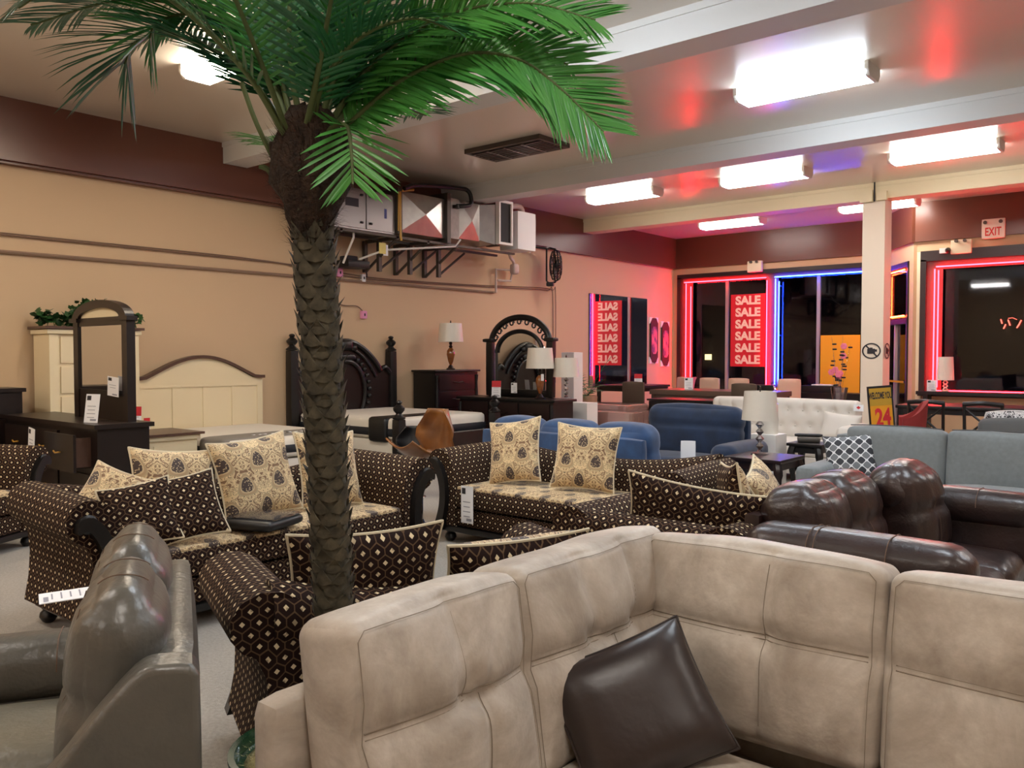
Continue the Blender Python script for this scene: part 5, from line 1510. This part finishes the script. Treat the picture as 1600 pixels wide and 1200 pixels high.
# ================================================================ bar stools
def stool(loc, rz, label, back=M_walnut):
    t = thing('bar_stool', label, 'bar stool', loc, rz, 'chrome bar stools')
    MB().lathe([(.215, 0), (.215, .008), (.20, .018), (.10, .035), (.045, .06), (.032, .09)], 32).build('base', M_chrome, t)
    MB().lathe([(.028, .08), (.028, .42), (.02, .43), (.02, .66)], 16).build('post', M_chrome, t)
    MB().tube([(.0, 0, .30), (.05, -.16, .28), (.0, -.20, .28), (-.05, -.16, .28), (0, 0, .30)], .01, 8).build('foot_rest', M_chrome, t)
    # bent plywood shell: seat curling up into the back
    V = []; F = []; nu, nv = 20, 16
    for i in range(nu + 1):
        s = i / nu
        if s < .5: y = -.22 + .44 * s / .5; z = .66 + .10 * max(0, .18 - s) / .18 * .9 - .02 * math.sin(PI * s / .5)
        else: q = (s - .5) / .5; y = .22 + .07 * math.sin(q * PI / 2); z = .66 + .40 * q ** 1.1
        wd = (.20 + .03 * math.sin(PI * s)) if s < .5 else (.22 + .05 * math.sin(PI * (s - .5) / .5)) * (1 - .5 * max(0, s - .8) / .2)
        for j in range(nv + 1):
            u = j / nv * 2 - 1
            V.append((u * wd, y - (.12 * u * u if s > .5 else 0) * min(1, (s - .5) * 5 if s > .5 else 0), z + (.07 * u * u if s < .5 else .0)))
    F = [(i * (nv + 1) + j, i * (nv + 1) + j + 1, (i + 1) * (nv + 1) + j + 1, (i + 1) * (nv + 1) + j) for i in range(nu) for j in range(nv)]
    o = MB().add(V, F).build('plywood_shell', back, t, angle=180)
    md = o.modifiers.new('solid', 'SOLIDIFY'); md.thickness = .014
    return t
stool((-5.45, 5.22, 0), math.radians(-8), 'bentwood bar stool with chrome base beside the centre sofa')
s2 = stool((-6.75, 6.35, 0), math.radians(40), 'black and white bar stool behind the bentwood one', M_blackwood); s2.scale = (.7, .7, .72)

# ================================================================ middle ground at right
def table(name, label, cat, loc, w_, d_, h_, m=M_cherry, leg='cabriole', rz=0, top=.04, group=None):
    t = thing(name, label, cat, loc, rz, group)
    MB().rbox((0, 0, h_ - top / 2), (w_, d_, top), .012, (6, 6, 2)).build('top', m, t)
    MB().box(-w_ / 2 + .04, w_ / 2 - .04, -d_ / 2 + .04, d_ / 2 - .04, h_ - top - .07, h_ - top).build('apron', m, t, smooth=False)
    for sx in (-1, 1):
        for sy in (-1, 1):
            x, y = sx * (w_ / 2 - .06), sy * (d_ / 2 - .06)
            if leg == 'cabriole':
                P = [(x, y, h_ - top), (x + sx * .02, y + sy * .02, h_ * .75), (x + sx * .005, y + sy * .005, h_ * .45), (x - sx * .005, y - sy * .005, h_ * .15), (x + sx * .02, y + sy * .02, .02), (x + sx * .02, y + sy * .02, 0)]
                MB().tube(bez(P, 20), [.045] * 5 + [.035] * 4 + [.026] * 5 + [.022] * 4 + [.03] * 8, 8).build('leg', m, t)
            else: MB().box(x - .03, x + .03, y - .03, y + .03, 0, h_ - top).build('leg', m, t, smooth=False)
    return t
def fixtube(): pass
table('end_table', 'dark cherry end table with cabriole legs carrying the crystal lamp', 'end table', (-3.38, 7.83, 0), .58, .60, .58)
lamp('table_lamp', 'lamp with crystal base and cream shade on the cherry end table', (-3.44, 7.86, .58), 'crystal', .62, .175, .28)
table('side_table', 'black side table between ivory sofa and grey sofa', 'side table', (-3.50, 9.35, 0), .40, .40, .58, M_blackwood)
o = thing('desk_telephone', 'grey and black telephone like device on the black side table', 'telephone', (-3.52, 9.35, .58), .4)
MB().rbox((0, 0, .03), (.24, .18, .06), .02, 5).build('body', M_bracket, o)
MB().rbox((0, .02, .075), (.30, .07, .035), .015, 5).build('handset', M_blackp, o)
one(MB().rbox((0, 0, .33), (.32, .32, .66), .015, 4), 'pedestal', M_white, 'white block pedestal behind the cherry end table', 'pedestal', (-3.95, 9.25, 0))
o = one(MB().lathe([(.11, .0), (.11, .34), (.106, .34), (.106, .0)], 24), 'wrapped_bundle', M_shade, 'plastic wrapped white cylinder standing on the white pedestal', 'bundle', (-3.95, 9.25, .66))
# ivory tufted sofa facing the camera
t = thing('tufted_sofa', 'ivory button-tufted sofa in front of the window, left of the pillar', 'sofa', (-4.42, 10.95, 0))
Wt = 2.0
def tf(R, Nn, Pn):
    R = R.copy()
    for i in range(len(R)):
        if Nn[i, 1] < -.3:
            x, z = R[i, 0], R[i, 2]; d = 0
            for rr in range(2):
                zz = .12 - rr * .20; n_ = 9
                for k in range(n_ + 1):
                    xx = -Wt / 2 + .12 + (k + (.5 if rr else 0)) * (Wt - .24) / n_
                    d += .035 * math.exp(-((x - xx) ** 2 + (z - zz) ** 2) / .0022)
                    d += .012 * math.exp(-((x - xx) / .012) ** 2) * (1 if z > zz and rr == 0 else 0)
            R[i, 1] += d
    return R
MB().rbox((0, -.10, .72), (Wt - .02, .22, .52), .07, (90, 5, 26), (0, .02, .01), tf).build('tufted_back', M_tuft, t)
bm_ = MB()
for rr in range(2):
    for k in range(10 - rr):
        xx = -Wt / 2 + .12 + (k + (.5 if rr else 0)) * (Wt - .24) / 9
        bm_.lathe([(0, .008), (.012, .004), (.014, 0)], 8, T=TR(xx, -.20, .84 - rr * .20, rx=PI / 2))
bm_.build('buttons', M_tuft, t)
MB().rbox((0, -.45, .40), (Wt - .30, .72, .18), .05, (14, 8, 4), (0, .01, .02)).build('seat_cushion', M_tuft, t)
MB().box(-Wt / 2 + .05, Wt / 2 - .05, -.84, -.05, .10, .31).build('base', M_tuft, t, smooth=False)
for sx in (-1, 1):
    MB().rbox((sx * (Wt / 2 + .02), -.45, .40), (.20, .84, .62), .09, (6, 10, 8)).build('arm', M_tuft, t)
    for y in (-.8, -.1): MB().lathe([(.02, 0), (.03, .1)], 10, c=(sx * (Wt / 2 - .02), y, 0)).build('leg', M_blackwood, t)
pillow('ivory_pillow', 'plain ivory pillow at right end of the tufted sofa', (-3.62, 10.55, .49), (.35, .1, .1), .45, .36, .14, [M_tuft], M_tuft, cat='throw pillow')
o = thing('flag_card', 'small white card with red maple leaf on top of the ivory sofa back', 'card', (-3.42, 10.72, .86), 0)
MB().box(-.06, .06, -.002, .002, 0, .08).build('card', M_paper, o, smooth=False)
ML = [(0, 1), (.18, .62), (.38, .72), (.30, .30), (.58, .52), (.64, .36), (.95, .38), (.82, .12), (.95, .02), (.45, -.36), (.52, -.55), (.05, -.48), (.05, -.95), (-.05, -.95), (-.05, -.48), (-.52, -.55), (-.45, -.36), (-.95, .02), (-.82, .12), (-.95, .38), (-.64, .36), (-.58, .52), (-.30, .30), (-.38, .72), (-.18, .62)]
MB().prism([(a * .026, .042 + b * .026) for a, b in ML], 'y', -.004, -.002).build('maple_leaf', M_redp, o, smooth=False)
# grey sofa
t = thing('grey_sofa', 'grey fabric two cushion sofa at right with patterned pillow', 'sofa', (-1.72, 7.92, 0))
for sx in (-1, 1):
    MB().rbox((sx * .915, -.50, .35), (.19, .98, .54), .045, (5, 12, 7), (.01, 0, .01)).build('arm', M_grey, t)
    mb = MB(); T = TR(sx * .405, -.26, .665, rx=-.14)
    f = cushion(mb, (0, 0, 0), (.80, .22, .52), .05, (.01, .04, .015), n=(18, 6, 14), T=T, wob=.006, seed=sx + 4)
    o = mb.build('back_cushion', M_grey, t, angle=180)
    e = MB(); xs = np.linspace(-.37, .37, 16)
    e.tube([(x, -.075, .262 + .013 * (1 - (x / .4) ** 2)) for x in xs], .005, 6, T=T); e.build('piping', M_greycool, o)
    mb = MB(); cushion(mb, (sx * .405, -.62, .42), (.80, .76, .17), .04, (0, .01, .03), n=(14, 14, 5), wob=.004, seed=sx); mb.build('seat_cushion', M_grey, t, angle=180)
MB().rbox((0, -.07, .44), (1.94, .14, .80), .04, (12, 4, 8)).build('back_frame', M_grey, t)
MB().box(-.9, .9, -.97, -.1, .10, .335).build('base', M_grey, t, smooth=False)
for sx in (-.9, .9):
    for y in (-.92, -.1): MB().box(sx - .03, sx + .03, y - .03, y + .03, 0, .12).build('leg', M_blackwood, t, smooth=False)
pillow('quatrefoil_pillow', 'grey and white quatrefoil pillow on left end of the grey sofa', (-2.40, 7.40, .49), (.42, -.12, .3), .42, .40, .14, [M_quat], M_greycool)
table('coffee_table', 'low dark coffee table in front of the grey sofa', 'coffee table', (-1.72, 6.42, 0), .98, .62, .45, M_dwood, 'square')
# swivel chair with scroll pillow and grey sofa back at right edge
t = thing('barrel_chair', 'grey armchair turned away behind the grey sofa at right edge', 'armchair', (-1.55, 10.35, 0), PI + .2)
MB().rbox((0, -.08, .50), (.95, .20, .72), .08, (10, 5, 8), (0, .02, .02)).build('back', M_greycool, t)
MB().rbox((0, -.45, .30), (.80, .70, .32), .06, (8, 8, 4)).build('seat', M_greycool, t)
for sx in (-1, 1): MB().rbox((sx * .44, -.42, .40), (.16, .80, .50), .06, (5, 8, 6)).build('arm', M_greycool, t)
MB().box(-.35, .35, -.7, -.15, 0, .15).build('plinth', M_blackwood, t, smooth=False)
pillow('scroll_pillow', 'black and white scroll patterned round-topped pillow behind the grey sofa', (-1.72, 10.62, .46), (.1, 0, PI + .2), .56, .46, .20, [M_geo], M_white, pinch=-.12)

# ================================================================ dining area at right
def xchair(loc, rz, label, seatm=M_blackp):
    t = thing('dining_chair', label, 'chair', loc, rz, 'cross back dining chairs')
    for sx in (-1, 1):
        MB().tube([(sx * .20, .20, 0), (sx * .20, .19, .45), (sx * .21, .24, .95)], .02, 6).build('rear_post', M_blackwood, t)
        MB().tube([(sx * .19, -.20, 0), (sx * .19, -.20, .44)], .018, 6).build('leg', M_blackwood, t)
    MB().tube(bez([(-.22, .23, .93), (0, .27, .95), (.22, .23, .93)], 8), .03, 8).build('top_rail', M_blackwood, t)
    mb = MB(); mb.tube([(-.20, .225, .87), (.20, .20, .52)], .015, 6); mb.tube([(.20, .225, .87), (-.20, .20, .52)], .015, 6); mb.tube([(-.2, .2, .51), (.2, .2, .51)], .015, 6)
    mb.build('cross_splat', M_blackwood, t)
    MB().rbox((0, 0, .46), (.44, .43, .05), .02, (6, 6, 2), (0, 0, .01)).build('seat', seatm, t)
    return t
table('dining_table', 'dark wooden dining table under the right window', 'dining table', (-2.55, 13.0, 0), 1.9, .95, .86, M_blackwood, 'square', top=.05)
xchair((-2.95, 12.15, 0), PI, 'cross back dark dining chair, left one at the dining table behind grey sofa')
xchair((-2.30, 12.1, 0), PI + .1, 'cross back dark dining chair, right one at the dining table behind grey sofa')
t = thing('red_armchair', 'red fabric tub chair just right of the pillar', 'armchair', (-3.06, 11.2, 0), math.radians(-70))
mb = MB(); V = []; n = 20
for i in range(n + 1):
    a = PI * (1.0 * i / n) ; 
    for (rr, z) in ((.27, .40), (.31, 1.0 - .22 * abs(math.cos(a)) ** 2), (.25, .98 - .22 * abs(math.cos(a)) ** 2), (.22, .42)): V.append((rr * math.cos(a), rr * math.sin(a) * 1.0, z))
F = [(4 * i + q, 4 * (i + 1) + q, 4 * (i + 1) + (q + 1) % 4, 4 * i + (q + 1) % 4) for i in range(n) for q in range(4)] + [(0, 1, 2, 3), (4 * n + 3, 4 * n + 2, 4 * n + 1, 4 * n)]
mb.add(V, F); mb.build('shell', M_redchair, t, angle=50)
MB().rbox((0, -.02, .43), (.48, .50, .10), .04, (6, 6, 3), (0, 0, .02)).build('seat', M_redchair, t)
for sx in (-1, 1):
    for y in (-.18, .18): MB().tube([(sx * .17, y, .4), (sx * .22, y * 1.3, 0)], .014, 6).build('leg', M_blackwood, t)
# sign board
t = thing('welcome_sign', 'black framed board with yellow WELCOME YOU 24 poster beside the pillar', 'sign', (-3.60, 12.35, .40), math.radians(28)); t.scale = (.75, .75, .98); t.rotation_euler = (0, math.radians(-5), math.radians(28))
MB().box(-.22, .22, -.02, .02, 0, .74).build('frame', M_blackp, t, smooth=False)
MB().box(-.19, .19, -.026, -.02, .03, .71).build('poster', M_yellow, t, smooth=False)
MB().box(-.19, .19, -.028, -.026, .46, .71).build('poster_band', mat('poster_ochre', (190, 150, 40), .6), t, smooth=False)
text_mesh('WELCOME YOU', .13, 'words', M_ink, t, (0, -.030, .60), (PI / 2, 0, 0), .001, .004, sx=.42)
text_mesh('24', .34, 'number', M_redp, t, (.02, -.030, .28), (PI / 2, 0, 0), .001, .012, sx=.8)
mb = MB()
for sx in (-.19, .19): mb.tube([(sx, .02, .3), (sx, .12, -.42)], .014, 6); mb.tube([(sx, 0, 0), (sx, -.03, -.42)], .014, 6)
mb.build('easel_legs', M_blackp, t)
# sill lamp and card at the right window
lamp('table_lamp', 'white lamp with tall cylinder shade on the sill of the right window', (-3.82, 16.72, .90), 'twist', .62, .145, .42)
card('price_card', 'small white card on the sill left of the cylinder shade lamp', (-4.02, 16.62, .90), (0, 0, .1), .16, .2)
t = thing('window_ledge', 'dark wooden ledge under the right window carrying the white lamp', 'shelf', (-1.3, 16.68, 0))
MB().box(-2.95, 2.5, -.22, .14, .84, .90).build('board', M_blackwood, t, smooth=False)
for x in (-2.8, -.5, 2.2): MB().box(x - .04, x + .04, -.18, .10, 0, .84).build('support', M_blackwood, t, smooth=False)
# neon script seen as a reflection-like hanging sign in the right window
t = thing('neon_script', 'dim red broken neon script strokes hanging in the window at right frame edge', 'neon sign', (-2.75, EY + .05, 2.08))
mb = MB(); q_ = .0112
for st_ in (((-22, 9), (-20, 2)), ((-18, -6), (-15, 1)), ((-12, 8), (-9, -1)), ((0, -5), (3, 0), (6, 7))):
    mb.tube([(a * q_, 0, b * q_) for a, b in st_], .011, 6)
mb.tube([(a * q_, 0, b * q_) for a, b in ((-12, 10), (-6, 11), (0, 8))], .005, 6)
mb.tube([((28 + 10 * math.cos(a)) * q_, 0, (1 + 8 * math.sin(a)) * q_) for a in np.linspace(-.5, 1.6, 12)], .009, 6)
mb.tube([((28 + 10 * math.cos(a)) * q_, 0, (1 + 8 * math.sin(a)) * q_) for a in np.linspace(2.6, 4.6, 12)], .008, 6)
mb.build('tube', M_openr, t)
MB().tube([(.1, 0, .1), (.1, 0, 1.18)], .003, 4).build('hanging_wire', M_ink, t)

# ================================================================ dining area at the back, left of the pillar
def dchair(loc, rz, m, label, h=.98, w_=.45, seat_h=.62):
    t = thing('dining_chair', label, 'chair', loc, rz, 'parsons chairs')
    MB().rbox((0, .20, (seat_h + h) / 2), (w_, .07, h - seat_h + .04), .025, (6, 3, 6), (0, .01, .01)).build('backrest', m, t)
    MB().rbox((0, 0, seat_h - .04), (w_, .44, .09), .025, (6, 6, 3), (0, 0, .01)).build('seat', m, t)
    for sx in (-1, 1):
        for y in (-.18, .2): MB().box(sx * (w_ / 2 - .03) - .02, sx * (w_ / 2 - .03) + .02, y - .02, y + .02, 0, seat_h - .06).build('leg', M_blackwood, t, smooth=False)
    return t
table('counter_table', 'long counter height table before the far window with beige chairs', 'dining table', (-7.2, 14.6, 0), 2.4, 1.0, .90, M_tabletop, 'square', top=.10)
table('counter_table', 'dark counter table standing below the wall mirror', 'dining table', (-8.95, 14.4, 0), 1.0, 1.2, .97, M_blackwood, 'square', top=.05)
table('dining_table', 'low dark table with reddish sheen between the cartons and long counter table', 'dining table', (-6.95, 13.1, 0), 1.4, .7, .80, M_blackwood, 'square')
for (x, y, rz, m, lb) in ((-8.85, 16.6, 2.5, M_beige, 'beige chair in the corner below the two narrow pictures'), (-8.25, 16.1, 0, M_beige, 'left beige chair behind the long counter table'), (-7.62, 16.15, 0, M_beige, 'right beige chair behind the long counter table'),
                          (-6.55, 16.4, .5, M_beige, 'beige chair half hidden behind the white lamp shade'), (-8.10, 13.25, PI, M_olive, 'brown upholstered chair turned away near the wrapped cartons'), (-6.15, 13.6, PI, M_olive, 'brown upholstered chair turned away before the long counter table')):
    dchair((x, y, 0), rz, m, lb, h=1.05)
t = thing('dark_wood_chair', 'small dark chair back above the long counter table end', 'chair', (-5.95, 13.9, 0), PI)
for sx in (-1, 1): MB().tube([(sx * .17, .2, 0), (sx * .17, .2, 1.04)], .02, 6).build('rear_post', M_blackwood, t); MB().tube([(sx * .17, -.18, 0), (sx * .17, -.18, .6)], .018, 6).build('leg', M_blackwood, t)
MB().rbox((0, .2, .95), (.38, .04, .2), .015, (6, 2, 4)).build('back_panel', M_blackwood, t)
MB().rbox((0, 0, .61), (.4, .42, .05), .02, 4).build('seat', M_blackwood, t)
t = thing('pink_vase', 'pink ruffled plastic vase on the long counter table', 'vase', (-7.85, 14.75, .90))
mb = MB(); n = 24; V = []; Pq = [(.05, 0), (.06, .08), (.075, .16), (.10, .22)]
for i, (r_, z) in enumerate(Pq):
    for k in range(n):
        a = 2 * PI * k / n; f = 1 + .12 * math.sin(6 * a) * i / 3
        V.append((r_ * f * math.cos(a), r_ * f * math.sin(a), z + .015 * math.sin(6 * a) * i / 3))
mb.add(V, [(i * n + k, i * n + (k + 1) % n, (i + 1) * n + (k + 1) % n, (i + 1) * n + k) for i in range(3) for k in range(n)] + [tuple(reversed(range(n)))])
o = mb.build('vase', M_pink, t)
card('price_card', 'white price card on the long counter table beside the pink vase', (-7.80, 14.55, .90), (0, 0, .5), .16, .22)
card('price_card', 'white price card on the dark counter table below the wall mirror', (-8.55, 13.95, .97), (0, 0, .6), .15, .22, red=True)
# window ledge clutter
t = thing('window_counter', 'dark sideboard standing along the far window right of the blue neon', 'sideboard', (-6.6, 17.6, 0))
MB().box(-1.1, 1.1, -.25, .25, 0, .74).build('body', M_blackwood, t, smooth=False); MB().box(-1.15, 1.15, -.28, .28, .74, .78).build('top', M_blackwood, t, smooth=False)
o = thing('serving_tray_box', 'dark box with pale tray on the sideboard by the far window', 'box', (-6.35, 17.5, .78))
MB().rbox((0, 0, .07), (.75, .3, .14), .01, 4).build('box', M_blackwood, o); MB().rbox((.05, 0, .155), (.42, .2, .03), .01, 4).build('tray', M_white, o)
o = thing('kettle', 'small chrome kettle on the sideboard below the blue neon', 'kettle', (-7.35, 17.5, .78))
MB().lathe([(.09, 0), (.10, .03), (.07, .10), (.02, .13), (.015, .15), (0, .16)], 20).build('body', M_chrome, o); MB().tube([(-.07, 0, .09), (-.05, 0, .19), (.05, 0, .19), (.07, 0, .09)], .008, 6).build('handle', M_blackp, o)
# acrylic flower arrangement before the yellow board
t = thing('acrylic_flowers', 'clear acrylic stems with pink blooms and dark leaves before the yellow board', 'flower arrangement', (-4.98, 14.6, .62))
random.seed(21)
mb = MB(); bl_ = MB(); lf = MB()
MB().lathe([(.09, 0), (.10, .1), (.14, .38), (.136, .38), (.09, .02)], 16).build('vase', M_clear, t)
for q in range(13):
    a = q * 2.4; rr = random.uniform(.04, .22); e = Vector((rr * math.cos(a), rr * math.sin(a) * .6, random.uniform(.55, 1.32)))
    mb.tube([(0, 0, .1), tuple(e * .5 + Vector((0, 0, .05))), tuple(e)], .004, 5)
    if q % 2 == 0:
        bl_ = MB()
        for k in range(6):
            b_ = 2 * PI * k / 6; bl_.rbox((e.x + .03 * math.cos(b_), e.y - .01, e.z + .03 * math.sin(b_)), (.05, .02, .05), .01, 3)
        bl_.build('bloom', M_pink, t)
    for k in range(2):
        c = e * random.uniform(.6, 1.0); c.x += random.uniform(-.06, .06); lf.rbox(tuple(c), (.075, .02, .03), .01, 3)
mb.build('stems', M_clear, t); lf.build('leaves', M_blackp, t)
table('plant_stand', 'slim dark stand under the acrylic flowers behind the ivory sofa', 'side table', (-4.98, 14.6, 0), .5, .4, .62, M_blackwood, 'square')
